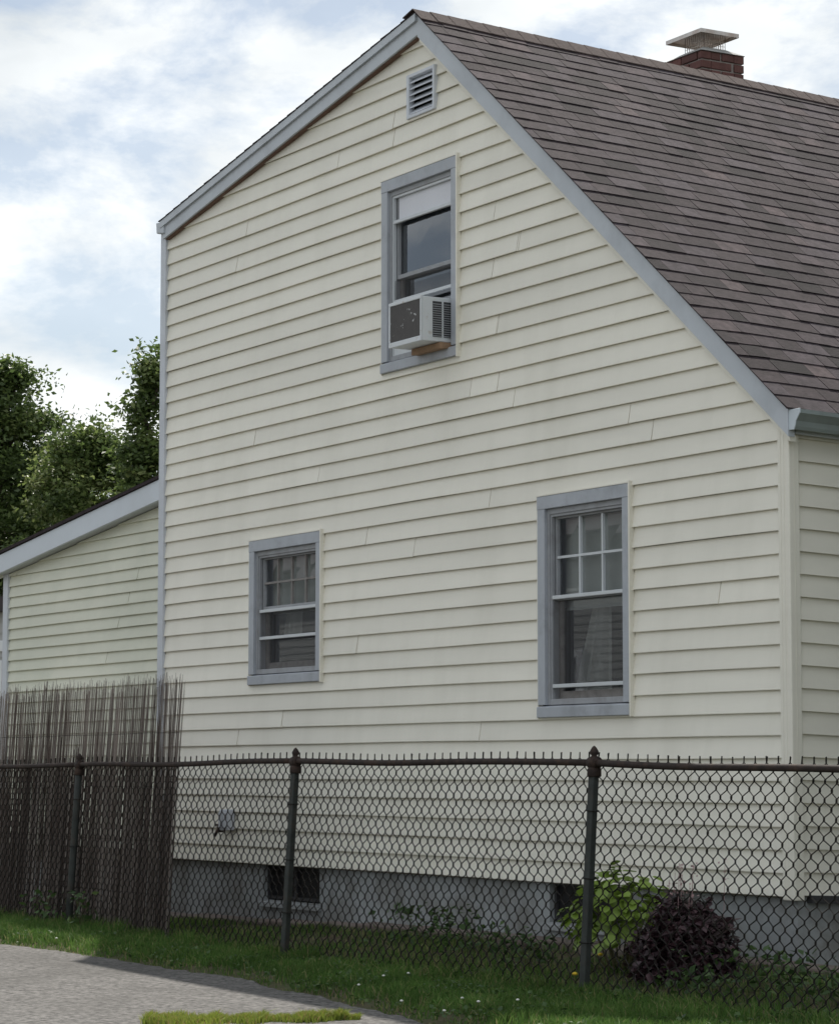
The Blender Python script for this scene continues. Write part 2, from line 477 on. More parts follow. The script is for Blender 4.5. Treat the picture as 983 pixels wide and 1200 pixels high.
def siding_board(name, xa, xb, z0, e, ybase, topf, holes, parent, matn, seed, proud=0.0, step=0.3, last=False):
    """one lapped board: sloping face, drip lip at the foot, slightly wavy"""
    bp = {xa, xb}
    n = max(1, int((xb-xa)/step))
    for i in range(n): bp.add(xa+(xb-xa)*i/n)
    for h in holes:
        for q in (h[0]+INS, h[1]-INS):
            if xa < q < xb: bp.add(q)
    for q in topf.crossings(z0) + topf.crossings(z0+e) + topf.breaks:
        if xa < q < xb: bp.add(q)
    bp = sorted(bp)
    mb = MB()
    def wy(x): return 0.0032*nz(x*0.9, seed*3.7) - proud*max(0.0, 1-(xb-x)/0.7)
    def wz(x): return 0.0045*nz(x*0.6, seed*1.3, 5.0)
    def face_y(z, x):
        t = (z-z0)/e
        return ybase - 0.018 + 0.021*t + wy(x)*(1-0.6*t)
    for a, b in zip(bp[:-1], bp[1:]):
        if b-a < 1e-4: continue
        ta, tb = topf(a), topf(b)
        for lo, hi in cut(z0, z0+e+0.002, a, b, holes):
            ha, hb = min(hi, ta), min(hi, tb)
            if ha <= lo+1e-4 and hb <= lo+1e-4: continue
            ha = max(ha, lo); hb = max(hb, lo)
            la = lo+(wz(a) if lo == z0 else 0); lb = lo+(wz(b) if lo == z0 else 0)
            # small rounded foot then flat face
            if lo == z0:
                r = 0.004
                mb.quad((a, face_y(z0, a)+0.0012, la), (b, face_y(z0, b)+0.0012, lb), (b, face_y(z0+r, b), min(lb+r, max(hb, lb))), (a, face_y(z0+r, a), min(la+r, max(ha, la))))
                mb.quad((a, face_y(z0+r, a), min(la+r, max(ha, la))), (b, face_y(z0+r, b), min(lb+r, max(hb, lb))), (b, face_y(hb, b), max(hb, lb)), (a, face_y(ha, a), max(ha, la)))
                mb.quad((a, ybase+0.006, la+0.003), (b, ybase+0.006, lb+0.003), (b, face_y(z0, b)+0.0012, lb), (a, face_y(z0, a)+0.0012, la))
            else:
                mb.quad((a, face_y(la, a), la), (b, face_y(lb, b), lb), (b, face_y(hb, b), hb), (a, face_y(ha, a), ha))
    if not mb.v: return None
    # end edges give the lap its thickness
    for x, s in ((xa, 1), (xb, -1)):
        if topf(x) > z0+0.01:
            h = min(z0+e, topf(x))
            mb.quad((x, face_y(z0, x), z0), (x, face_y(h, x), h), (x, ybase+0.006, h), (x, ybase+0.006, z0))
    return mb.build(name, matn, parent)

class Top:
    def __init__(self, f, pts): self.f = f; self.pts = pts; self.breaks = [p[0] for p in pts]
    def __call__(self, x): return self.f(x)
    def crossings(self, z):
        out = []
        for (x0, z0), (x1, z1) in zip(self.pts[:-1], self.pts[1:]):
            if (z0-z)*(z1-z) < 0: out.append(x0+(x1-x0)*(z-z0)/(z1-z0))
        return out
gtop = Top(wall_top, [(XL, wall_top(XL)), (APX, APZ), (XR, wall_top(XR))])

# wall sheet behind the boards, with the openings cut out
mb = MB()
bp = sorted({XL, XR, APX} | {h[0]+INS for h in HOLES} | {h[1]-INS for h in HOLES})
for a, b in zip(bp[:-1], bp[1:]):
    for lo, hi in cut(Z0-0.01, 99, a, b, HOLES):
        ha, hb = min(hi, wall_top(a)), min(hi, wall_top(b))
        if ha > lo or hb > lo:
            mb.quad((a, 0.012, lo), (b, 0.012, lo), (b, 0.012, hb), (a, 0.012, ha))
gable = mb.build('gable_wall', 'sheathing', house)

# seams seen in the photograph: (u, v) pixel turned into x and course number beforehand
SEAMS_UV = [(398,185),(291,265),(279,303),(463,140),(463,168),(581,240),(610,275),(608,292),(579,325),(584,371),(585,385),(585,445),(604,470),
            (375,550),(431,621),(420,746),(332,835),(280,868),(564,860),(739,475),(766,500),(553,465),(487,640),(845,700),(300,505),(812,905)]
def unproj(u, v, y):
    d = rgt*((u-491.5)/3201.6) - upv*((v-600)/3201.6) + fwd
    t = (y-CAM.y)/d.y
    return CAM + d*t
seams = {}
for u, v in SEAMS_UV:
    p = unproj(u, v, 0)
    seams.setdefault(int((p.z-Z0)//EXP), []).append(p.x)
ncourse = int((APZ-Z0)/EXP)+1
for k in range(ncourse):
    z0 = Z0+k*EXP
    xs_ = sorted(gtop.crossings(z0))
    lo = xs_[0] if wall_top(XL) < z0 else XL
    hi = xs_[-1] if wall_top(XR) < z0 else XR-0.075
    if hi-lo < 0.05: continue
    sm = sorted(s for s in seams.get(k, []) if lo+0.3 < s < hi-0.3)
    if not sm and k % 3 == 1 and hi-lo > 3.5:
        s = lo+(hi-lo)*(0.25+0.5*((k*0.618) % 1))
        if all(not (h[0]-0.1 < s < h[1]+0.1 and h[2]-0.1 < z0 < h[3]+0.1) for h in HOLES): sm = [s]
    edges = [lo]+sm+[hi]
    segs = [(a, b-(0.0035 if j < len(edges)-2 else 0), j) for j, (a, b) in enumerate(zip(edges[:-1], edges[1:]))]
    for h in HOLES:
        if h[2]+INS <= z0+1e-6 and h[3]-INS >= z0+EXP+0.002:      # the opening takes the whole course: two boards
            new = []
            for (a, b, j) in segs:
                if a < h[0]+INS and b > h[1]-INS: new += [(a, h[0]+INS, j), (h[1]-INS, b, j)]
                elif a < h[0]+INS < b: new.append((a, h[0]+INS, j))
                elif a < h[1]-INS < b: new.append((h[1]-INS, b, j))
                elif b <= h[0]+INS or a >= h[1]-INS: new.append((a, b, j))
            segs = new
    for (a, b, j) in segs:
        siding_board('siding_board', a, b, z0, EXP, 0.0, gtop, HOLES, gable, 'siding', k+j*0.37, proud=0.003 if (len(edges) > 2 and j < len(edges)-2 and abs(b+0.0035-edges[j+1]) < 1e-6) else 0.0)

# right-hand side wall (faces +x): boards in the y direction
mb = MB()
mb.quad((-0.012, 0, Z0), (-0.012, DEPTH, Z0+sag(DEPTH)), (-0.012, DEPTH, 3.16+sag(DEPTH)), (-0.012, 0, 3.16))
sidew = mb.build('side_wall', 'sheathing', house)
for k in range(21):
    z0 = Z0+k*EXP+0.010
    e = EXP if k < 20 else 0.10
    cuts = [0.045, 3.2+0.9*((k*0.618) % 1), 6.3+0.9*((k*0.4) % 1), DEPTH]
    for j, (a, b) in enumerate(zip(cuts[:-1], cuts[1:])):
        mb = MB(); n = 8
        for i in range(n):
            y0 = a+(b-a)*i/n; y1 = a+(b-a)*(i+1)/n
            o0 = 0.002*nz(y0*0.9, k*2.1); o1 = 0.002*nz(y1*0.9, k*2.1)
            mb.quad((0.015+o0, y0, z0+sag(y0)), (0.015+o1, y1, z0+sag(y1)), (-0.004, y1, z0+e+0.002+sag(y1)), (-0.004, y0, z0+e+0.002+sag(y0)))
            mb.quad((-0.008, y0, z0+0.003+sag(y0)), (-0.008, y1, z0+0.003+sag(y1)), (0.015+o1, y1, z0+sag(y1)), (0.015+o0, y0, z0+sag(y0)))
        mb.build('siding_board', 'siding', sidew)
mb = MB(); mb.hexa([(-0.03, 0.10, Z0-0.035), (0.03, 0.10, Z0-0.035), (0.03, DEPTH, Z0-0.035+sag(DEPTH)), (-0.03, DEPTH, Z0-0.035+sag(DEPTH)),
                    (-0.03, 0.10, Z0+0.008), (0.03, 0.10, Z0+0.008), (0.03, DEPTH, Z0+0.008+sag(DEPTH)), (-0.03, DEPTH, Z0+0.008+sag(DEPTH))])
mb.build('drip_board', 'lead_flashing', sidew)
# far walls: rear and left, plain boards
mb = MB()
mb.poly([(XR-0.02, DEPTH, Z0+sag(DEPTH)), (XL+0.02, DEPTH, Z0+sag(DEPTH)), (XL+0.02, DEPTH, wall_top(XL)+sag(DEPTH)), (APX, DEPTH, APZ+sag(DEPTH)), (XR-0.02, DEPTH, wall_top(XR)+sag(DEPTH))])
mb.build('rear_wall', 'siding', house)
mb = MB()
mb.quad((XL, 0.02, Z0), (XL, DEPTH, Z0+sag(DEPTH)), (XL, DEPTH, wall_top(XL)+sag(DEPTH)), (XL, 0.02, wall_top(XL)))
mb.build('left_wall', 'siding', house)

# corner posts
mb = MB()
prof = [(-0.080, -0.021), (0.024, -0.021), (0.024, 0.052), (0.004, 0.052), (0.004, -0.001), (-0.080, -0.001)]
mb.prism(prof, Z0-0.02, 3.045, lambda p, s: (p[0], p[1], s))
bevel(mb.build('corner_post', 'siding', house), 0.006, 2)
mb = MB()
for xx in (-0.054, -0.024):
    mb.box(xx, xx+0.005, -0.0225, -0.020, Z0-0.015, 3.04)
for yy in (0.015,):
    mb.box(0.023, 0.0255, yy, yy+0.005, Z0-0.015, 3.04)
mb.build('corner_bead', 'siding', house)
mb = MB()
prof = [(XL-0.055, -0.03), (XL+0.042, -0.03), (XL+0.042, 0.0), (XL-0.02, 0.0), (XL-0.02, 0.12), (XL-0.055, 0.12)]
mb.prism(prof, Z0-0.02, 5.52, lambda p, s: (p[0], p[1], s))
bevel(mb.build('corner_board', 'corner_paint', house), 0.004, 2)

# ---- foundation with two basement windows
FY = 0.035
mb = MB()
BW = [(-6.40, -5.52, 0.15), (-2.50, -1.62, 0.165)]
xsf = [XL]+[q for b in BW for q in b[:2]]+[XR-0.02]
for i in range(5):
    a, b = xsf[i], xsf[i+1]
    if i % 2 == 0:
        mb.quad((a, FY, -0.4), (b, FY, -0.4), (b, FY, Z0), (a, FY, Z0))
    else:
        zb = BW[i//2][2]
        mb.quad((a, FY, -0.4), (b, FY, -0.4), (b, FY, zb), (a, FY, zb))
        mb.quad((a, FY, zb), (b, FY, zb), (b, FY+0.22, zb+0.01), (a, FY+0.22, zb+0.01))
        mb.quad((a, FY, zb), (a, FY+0.22, zb), (a, FY+0.22, Z0), (a, FY, Z0))
        mb.quad((b, FY, zb), (b, FY, Z0), (b, FY+0.22, Z0), (b, FY+0.22, zb))
        mb.quad((a, FY+0.22, zb), (b, FY+0.22, zb), (b, FY+0.22, Z0), (a, FY+0.22, Z0))
mb.quad((XR-0.02, FY, -0.4), (XR-0.02, DEPTH, -0.6), (XR-0.02, DEPTH, Z0+sag(DEPTH)), (XR-0.02, FY, Z0))
found = mb.build('foundation', 'concrete', house)
for (a, b, zb) in BW:
    mb = MB()
    y0, y1 = FY+0.035, FY+0.07
    t = 0.022
    for (p, q, r, s) in ((a, a+t, zb+0.012, Z0), (b-t, b, zb+0.012, Z0), (a+t, b-t, zb+0.012, zb+0.012+t), (a+t, b-t, Z0-t, Z0), ((a+b)/2-t/2, (a+b)/2+t/2, zb+0.012+t, Z0-t)):
        mb.box(p, q, y0, y1, r, s)
    bwin = mb.build('basement_window', 'lead_flashing', house)
    m2 = MB(); m2.box(a+t, (a+b)/2-t/2, y0+0.015, y0+0.025, zb+t, Z0-t); m2.build('pane', 'dark_glass', bwin)
    m2 = MB(); m2.box((a+b)/2+t/2, b-t, y0+0.015, y0+0.025, zb+t, Z0-t); m2.build('pane', 'dark_glass', bwin)
    m2 = MB(); m2.box(a-0.03, b+0.03, FY-0.03, FY-0.002, zb-0.05, zb-0.008); bevel(m2.build('sill', 'concrete', bwin), 0.006)

# ---- windows
CY = -0.030
def make_window(key, muntins, mid, bars, lowbar, has_blind):
    x0, x1, z0, z1 = WINS[key]
    cw = 0.082
    sh = 0.075
    # casing: head + two jambs (mitred look) + sill
    mb = MB()
    mb.box(x0, x0+cw, CY, 0.02, z0+sh, z1-cw)
    mb.box(x1-cw, x1, CY, 0.02, z0+sh, z1-cw)
    mb.box(x0-0.002, x1+0.001, CY-0.002, 0.02, z1-cw, z1)
    w = bevel(mb.build('window', 'casing_paint', house), 0.003, 2)
    m2 = MB(); m2.hexa([(x0-0.001, CY-0.010, z0-0.004), (x1-0.009, CY-0.010, z0-0.004), (x1-0.009, 0.05, z0-0.004), (x0-0.001, 0.05, z0-0.004),
                        (x0-0.001, CY-0.010, z0+sh-0.012), (x1-0.009, CY-0.010, z0+sh-0.012), (x1-0.009, 0.05, z0+sh+0.004), (x0-0.001, 0.05, z0+sh+0.004)])
    bevel(m2.build('sill', 'casing_paint', w), 0.004, 2)
    # outer J-channel trim strips against the siding
    m2 = MB()
    m2.box(x1-0.008, x1+0.006, -0.0365, -0.0325, z0-0.012, z1+0.014)
    m2.box(x1+0.0025, x1+0.006, -0.0325, -0.002, z0-0.012, z1+0.014)
    m2.box(x0-0.010, x0-0.003, -0.026, -0.002, z0-0.012, z1+0.010)
    m2.box(x0-0.010, x1-0.009, -0.034, -0.002, z1+0.0015, z1+0.010)
    m2.build('trim_channel', 'siding', w)
    # inner frame / stops
    ix0, ix1, iz0, iz1 = x0+cw, x1-cw, z0+sh, z1-cw
    f = 0.024
    m2 = MB()
    m2.box(ix0, ix0+f, -0.008, 0.09, iz0, iz1); m2.box(ix1-f, ix1, -0.008, 0.09, iz0, iz1)
    m2.box(ix0+f, ix1-f, -0.006, 0.09, iz1-f-0.012, iz1); m2.box(ix0+f, ix1-f, -0.006, 0.09, iz0, iz0+f+0.012)
    bevel(m2.build('frame', 'frame_grey', w), 0.002, 1)
    jx0, jx1, jz0, jz1 = ix0+f, ix1-f, iz0+f+0.012, iz1-f-0.012
    H = iz1-iz0
    zz = lambda fr: iz1-fr*H
    # sashes: upper outside, lower inside
    zm = zz(mid)
    s = 0.030
    m2 = MB(); yo = 0.030
    m2.box(jx0, jx0+s, yo, yo+0.03, zm, jz1); m2.box(jx1-s, jx1, yo, yo+0.03, zm, jz1)
    m2.box(jx0+s, jx1-s, yo, yo+0.03, jz1-s, jz1); m2.box(jx0+s, jx1-s, yo, yo+0.03, zm, zm+s)
    bevel(m2.build('upper_sash', 'frame_grey', w), 0.002, 1)
    cols, rows = muntins
    if cols:
        for i in range(1, cols):
            x = jx0+s+(jx1-jx0-2*s)*i/cols
            m3 = MB(); m3.box(x-0.008, x+0.008, yo+0.004, yo+0.022, zm+s, jz1-s); m3.build('muntin', 'storm_white' if key == 'right' else 'frame_worn', w)
        for j in range(1, rows):
            z = zm+s+(jz1-s-zm-s)*j/rows
            m3 = MB(); m3.box(jx0+s, jx1-s, yo+0.003, yo+0.021, z-0.008, z+0.008); m3.build('muntin', 'storm_white' if key == 'right' else 'frame_worn', w)
    # panes
    cx = [jx0+s+(jx1-jx0-2*s)*i/max(1, cols) for i in range(max(1, cols)+1)]
    cz = [zm+s+(jz1-s-zm-s)*j/max(1, rows) for j in range(max(1, rows)+1)]
    for i in range(len(cx)-1):
        for j in range(len(cz)-1):
            m3 = MB(); y = yo+0.0235
            m3.quad((cx[i], y, cz[j]), (cx[i+1], y, cz[j]), (cx[i+1], y+0.001*(i-1), cz[j+1]), (cx[i], y, cz[j+1])); m3.build('pane', 'glass', w)
    m2 = MB(); yi = 0.062
    m2.box(jx0, jx0+s, yi, yi+0.03, jz0, zm+s); m2.box(jx1-s, jx1, yi, yi+0.03, jz0, zm+s)
    m2.box(jx0+s, jx1-s, yi, yi+0.03, zm, zm+s); m2.box(jx0+s, jx1-s, yi, yi+0.03, jz0, jz0+0.05)
    bevel(m2.build('lower_sash', 'frame_worn', w), 0.002, 1)
    m3 = MB(); y = yi+0.02
    m3.quad((jx0+s, y, jz0+0.05), (jx1-s, y, jz0+0.05), (jx1-s, y, zm), (jx0+s, y, zm)); m3.build('pane', 'glass', w)
    # aluminium storm window in front
    m2 = MB(); st = 0.016
    m2.box(jx0, jx0+st, 0.002, 0.024, jz0, jz1); m2.box(jx1-st, jx1, 0.002, 0.024, jz0, jz1)
    m2.box(jx0+st, jx1-st, 0.002, 0.024, jz1-st, jz1)
    m2.build('storm_frame', 'storm_white' if key == 'upper' else 'frame_grey', w)
    for fr in bars:
        z = zz(fr)
        m3 = MB(); m3.box(jx0+st, jx1-st, 0.000, 0.022, z-0.012, z+0.012); bevel(m3.build('storm_rail', 'storm_white', w), 0.003, 1)
    m3 = MB(); zl = zz(lowbar)
    m3.quad((jx0+st, 0.012, zl), (jx1-st, 0.012, zl), (jx1-st, 0.012, zm-0.012), (jx0+st, 0.012, zm-0.012)); m3.build('insect_screen', 'insect_screen', w)
    # room behind
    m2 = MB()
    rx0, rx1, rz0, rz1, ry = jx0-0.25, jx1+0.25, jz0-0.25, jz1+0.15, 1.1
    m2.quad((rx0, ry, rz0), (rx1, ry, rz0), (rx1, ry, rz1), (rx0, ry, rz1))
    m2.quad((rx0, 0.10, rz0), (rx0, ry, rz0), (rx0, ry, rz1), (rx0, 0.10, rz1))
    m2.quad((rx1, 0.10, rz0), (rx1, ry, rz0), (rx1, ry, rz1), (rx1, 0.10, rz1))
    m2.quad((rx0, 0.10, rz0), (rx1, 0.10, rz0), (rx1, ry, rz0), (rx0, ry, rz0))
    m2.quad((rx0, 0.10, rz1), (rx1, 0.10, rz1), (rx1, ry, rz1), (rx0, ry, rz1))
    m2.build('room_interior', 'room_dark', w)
    if has_blind:
        m2 = MB(); zb = zz(has_blind); k = 0
        z = jz1-0.01
        while z > zb:
            m2.quad((jx0-0.08, 0.120, z), (jx1+0.05, 0.120, z), (jx1+0.05, 0.134, z-0.023), (jx0-0.08, 0.134, z-0.023)); z -= 0.024
        m2.box(jx0+0.01, jx1-0.01, 0.118, 0.14, z-0.02, z)
        m2.build('blind', 'blind', w)
    return w, (jx0, jx1, jz0, jz1, zz)

w, (jx0, jx1, jz0, jz1, zz) = make_window('right', (3, 2), 0.47, [0.455, 0.905], 0.92, 0.50)
def curtain(w, xa, xb, za, zb, y):
    mb = MB(); n = 16
    for i in range(n):
        a = xa+(xb-xa)*i/n; b = xa+(xb-xa)*(i+1)/n
        ya = y+0.02*math.sin(i*1.7); yb = y+0.02*math.sin((i+1)*1.7)
        mb.quad((a, ya, za), (b, yb, za), (b*0.4+0.6*xb if xb > xa else b, yb, zb), (a*0.4+0.6*xb if xb > xa else a, ya, zb))
    mb.build('curtain', 'curtain', w, smooth=True)
curtain(w, jx0-0.05, jx0+0.36, jz0, jz1-0.55, 0.2)
curtain(w, jx1-0.26, jx1-0.14, jz0, jz1-0.5, 0.2)
w, (jx0, jx1, jz0, jz1, zz) = make_window('left', (4, 2), 0.485, [0.49, 0.71], 0.96, 0.47)
curtain(w, jx0+0.03, jx0+0.30, jz0+0.25, jz1, 0.2)
curtain(w, jx1-0.24, jx1+0.02, jz0+0.25, jz1, 0.22)
w, (jx0, jx1, jz0, jz1, zz) = make_window('upper', (0, 0), 0.52, [0.185, 0.655], 0.655, 0.0)
mb = MB(); mb.box(jx0+0.05, jx1-0.017, 0.0255, 0.029, zz(0.185), jz1-0.017); mb.build('roller_shade', 'shade_cloth', w)
mb = MB(); mb.box(jx0+0.017, -4.06, 0.004, 0.02, jz0, zz(0.67)); mb.build('filler_panel', 'storm_white', w)

# ---- gable vent
x0, x1, z0, z1 = VENT
mb = MB(); f = 0.035
mb.box(x0, x0+f, -0.030, 0.02, z0, z1); mb.box(x1-f*0.7, x1, -0.034, 0.02, z0, z1)
mb.box(x0+f, x1-f*0.7, -0.030, 0.02, z1-f*0.7, z1); mb.box(x0+f, x1-f*0.7, -0.030, 0.02, z0, z0+f*0.7)
vent = bevel(mb.build('gable_vent', 'vent_white', house), 0.003, 1)
mb = MB(); mb.quad((x0+0.01, 0.075, z0), (x1-0.01, 0.075, z0), (x1-0.01, 0.075, z1), (x0+0.01, 0.075, z1)); mb.build('vent_screen', 'vent_dark', vent)
for i in range(6):
    z = z0+0.028+i*(z1-z0-0.05)/6
    mb = MB(); mb.hexa([(x0+f, -0.024, z), (x1-f*0.7, -0.024, z), (x1-f*0.7, 0.030, z+0.050), (x0+f, 0.030, z+0.050),
                        (x0+f, -0.024, z+0.004), (x1-f*0.7, -0.024, z+0.004), (x1-f*0.7, 0.030, z+0.054), (x0+f, 0.030, z+0.054)]); mb.build('slat', 'vent_white', vent)

# ---- roof
RY0 = -0.075                                   # rake overhang
RXR, RZR = 0.085, 3.125                        # right eave, top of deck
RXA, RZA = -3.965, 6.352                       # ridge, top of deck
RXL, RZL = -8.075, 5.602                       # left eave
dR = Vector((RXR-RXA, 0, RZR-RZA)); lenR = dR.length; dR.normalize()
nR = Vector((-dR.z, 0, dR.x)); 
if nR.z < 0: nR = -nR
dL = Vector((RXL-RXA, 0, RZL-RZA)); lenL = dL.length; dL.normalize()
nL = Vector((dL.z, 0, -dL.x))
if nL.z < 0: nL = -nL
def ridge_dip(y): return -0.012*math.sin(min(1, max(0, y/DEPTH))*math.pi)*1.5
def roof_pt(s, y, h, side='R'):
    d, n = (dR, nR) if side == 'R' else (dL, nL)
    L_ = lenR if side == 'R' else lenL
    p = Vector((RXA, y, RZA))+d*s+n*h
    p.z += sag(y)+ridge_dip(y)*(1-s/L_) + 0.010*nz(s*0.8, y*0.6, 2.0)*(0 if y < 0.05 else 1)
    return tuple(p)
mb = MB()
for i in range(12):
    ya = RY0+0.06+(DEPTH-RY0-0.06)*i/12; yb = RY0+0.06+(DEPTH-RY0-0.06)*(i+1)/12
    for side, L_ in (('R', lenR), ('L', lenL)):
        m = 8
        for j in range(m):
            sa, sb = L_*j/m, L_*(j+1)/m
            mb.quad(roof_pt(sa, ya, -0.004, side), roof_pt(sb, ya, -0.004, side), roof_pt(sb, yb, -0.004, side), roof_pt(sa, yb, -0.004, side))
            mb.quad(roof_pt(sa, ya, -0.03, side), roof_pt(sa, yb, -0.03, side), roof_pt(sb, yb, -0.03, side), roof_pt(sb, ya, -0.03, side))
        mb.quad(roof_pt(L_, ya, -0.004, side), roof_pt(L_, ya, -0.03, side), roof_pt(L_, yb, -0.03, side), roof_pt(L_, yb, -0.004, side))
roof = mb.build('roof', 'roof_felt', house)

def shingle_geom(mb, s0, s1, ya, yb, thick, side, tone):
    lift = 0.0045
    top_h = 0.0015
    P = lambda s, y, h: roof_pt(s, y, h, side)
    mb.hexa([P(s1, ya, 0.0), P(s1, yb, 0.0), P(s0, yb, 0.0), P(s0, ya, 0.0),
             P(s1, ya, lift+thick), P(s1, yb, lift+thick), P(s0, yb, top_h+thick*0.35), P(s0, ya, top_h+thick*0.35)], tone)
EXS = 0.143
nR_c = int(math.ceil(lenR/EXS))
items = []
for r in range(nR_c):
    s1 = lenR+0.018-r*EXS
    s0 = max(0.0, s1-EXS-0.012)
    y = RY0-0.018
    rr = random.Random(100+r)
    raised = rr.random() < 0.5
    first = True
    while y < DEPTH+0.05:
        wdt = rr.choice([0.11, 0.16, 0.20, 0.24, 0.28]) * (0.9+0.2*rr.random())
        if first: wdt *= rr.random()*0.6+0.4; first = False
        yb = min(y+wdt, DEPTH+0.06)
        raised = not raised if rr.random() < 0.85 else raised
        tone = min(1, max(0, rr.gauss(0.50, 0.27)))
        items.append((s0, s1, y+0.0015, yb-0.0015, (0.0052 if rr.random() < 0.35 else 0.0030)+rr.random()*0.0012, 'R', tone))
        y = yb
# which ones show largest in the photograph -> own objects, the rest joined
def in_view(it):
    p = Vector(roof_pt((it[0]+it[1])/2, (it[2]+it[3])/2, 0.01, 'R'))-CAM
    u = 491.5+3201.6*p.dot(rgt)/p.dot(fwd)
    return u < 1000
vis = [it for it in items if in_view(it)]
oth = [it for it in items if not in_view(it)]
vis.sort(key=lambda it: -(it[3]-it[2])/(Vector(roof_pt(it[0], it[2], 0))-CAM).length_squared)
for it in vis[:298]:
    mb = MB(); shingle_geom(mb, *it); mb.build('shingle', 'shingle', roof)
mb = MB()
for it in vis[298:]+oth: shingle_geom(mb, *it)
tag(mb.build('shingle_field', 'shingle', roof), kind='stuff')
# left slope shingles (seen only at the rake edge)
mb = MB()
for r in range(int(math.ceil(lenL/EXS))):
    s1 = lenL+0.018-r*EXS; s0 = max(0, s1-EXS-0.012); y = RY0-0.018; rr = random.Random(900+r)
    while y < DEPTH:
        yb = min(DEPTH+0.05, y+0.2+0.3*rr.random()); shingle_geom(mb, s0, s1, y+0.0015, yb-0.0015, 0.002+0.004*rr.random(), 'L', rr.gauss(0.5, 0.2)); y = yb
tag(mb.build('left_slope_shingles', 'shingle', roof), kind='stuff')
# ridge cap shingles
y = RY0-0.03; k = 0
while y < DEPTH:
    yb = y+0.30
    mb = MB()
    hw = 0.135
    for side in ('R', 'L'):
        d = dR if side == 'R' else dL
        a0 = Vector((RXA, y, RZA+sag(y)+ridge_dip(y)+0.026)); a1 = Vector((RXA, yb, RZA+sag(yb)+ridge_dip(yb)+0.020))
        b0 = Vector(roof_pt(hw, y, 0.018, side)); b1 = Vector(roof_pt(hw, yb, 0.014, side))
        t = Vector((0, 0, -0.007))
        P = [a0, b0, b1, a1]
        mb.hexa([tuple(p+t) for p in P]+[tuple(p) for p in P])
    mb.build('ridge_shingle', 'shingle_ridge', roof)
    y += 0.143; k += 1

# rake boards
TP = -0.003
def rake(name, side, width, y0, y1, material, s_a, s_b, drop=0.0, parent=house):
    d, n = (dR, nR) if side == 'R' else (dL, nL)
    def P(s, h, y): 
        p = Vector((RXA, y, RZA))+d*s+Vector((0, 0, h)); return tuple(p)
    mb = MB()
    w_ = width
    pts = [P(s_a, TP-drop, y0), P(s_b, TP-drop, y0), P(s_b, TP-drop-w_, y0), P(s_a, TP-drop-w_, y0)]
    ptb = [P(s_a, TP-drop, y1), P(s_b, TP-drop, y1), P(s_b, TP-drop-w_, y1), P(s_a, TP-drop-w_, y1)]
    i = len(mb.v); mb.v += pts+ptb
    for q in ((3,2,1,0),(4,5,6,7),(0,1,5,4),(1,2,6,5),(2,3,7,6),(3,0,4,7)): mb.f.append(tuple(i+k for k in q))
    return mb.build(name, material, parent)
rake('rake_board', 'R', 0.165, RY0+0.010, -0.020, 'fascia_paint', 0.0, lenR-0.01)
rake('rake_board', 'L', 0.150, RY0+0.010, -0.020, 'fascia_paint', 0.0, lenL-0.02)
rake('rake_moulding', 'L', 0.055, RY0-0.010, RY0+0.0095, 'fascia_paint', 0.0, lenL)
rake('soffit_board', 'L', 0.006, RY0+0.030, -0.004, 'raw_wood', 0.0, lenL-0.03, drop=0.1505)
rake('trim_channel', 'R', 0.032, RY0+0.026, -0.004, 'siding', 0.0, lenR-0.02, drop=0.1655)
# left eave: fascia box + gutter stub
mb = MB()
mb.hexa([(RXL-0.075, RY0-0.005, RZL-0.090), (RXL+0.06, RY0-0.005, RZL-0.110), (RXL+0.06, DEPTH, RZL-0.110+sag(DEPTH)), (RXL-0.075, DEPTH, RZL-0.090+sag(DEPTH)),
         (RXL-0.085, RY0-0.005, RZL+0.002), (RXL+0.06, RY0-0.005, RZL-0.012), (RXL+0.06, DEPTH, RZL-0.012+sag(DEPTH)), (RXL-0.085, DEPTH, RZL+0.002+sag(DEPTH))])
bevel(mb.build('eave_box', 'fascia_paint', house), 0.008, 2)
# right eave fascia + K-style gutter
mb = MB()
mb.hexa([(0.03, 0.0, 2.985), (0.062, 0.0, 2.985), (0.062, DEPTH, 2.985+sag(DEPTH)), (0.03, DEPTH, 2.985+sag(DEPTH)),
         (0.03, 0.0, 3.12), (0.062, 0.0, 3.10), (0.062, DEPTH, 3.10+sag(DEPTH)), (0.03, DEPTH, 3.12+sag(DEPTH))])
mb.build('eave_fascia', 'fascia_paint', house)
GP = [(0.064, 3.105), (0.064, 3.005), (0.118, 3.000), (0.128, 3.018), (0.136, 3.046), (0.158, 3.072), (0.172, 3.086), (0.172, 3.108), (0.163, 3.108), (0.163, 3.092), (0.127, 3.048), (0.112, 3.008), (0.070, 3.012), (0.070, 3.105)]
mb = MB()
mb.prism(GP, -0.052, DEPTH, lambda p, s: (p[0], s, p[1]+sag(s)))
gut = mb.build('gutter', 'gutter_metal_shaded', house)
mb = MB()
mb.prism([(0.062, 3.112), (0.062, 3.000), (0.120, 2.996), (0.131, 3.016), (0.139, 3.044), (0.161, 3.070), (0.176, 3.086), (0.176, 3.112)], -0.060, -0.0525, lambda p, s: (p[0], s, p[1]))
bevel(mb.build('end_cap', 'gutter_cap', gut), 0.002, 1)

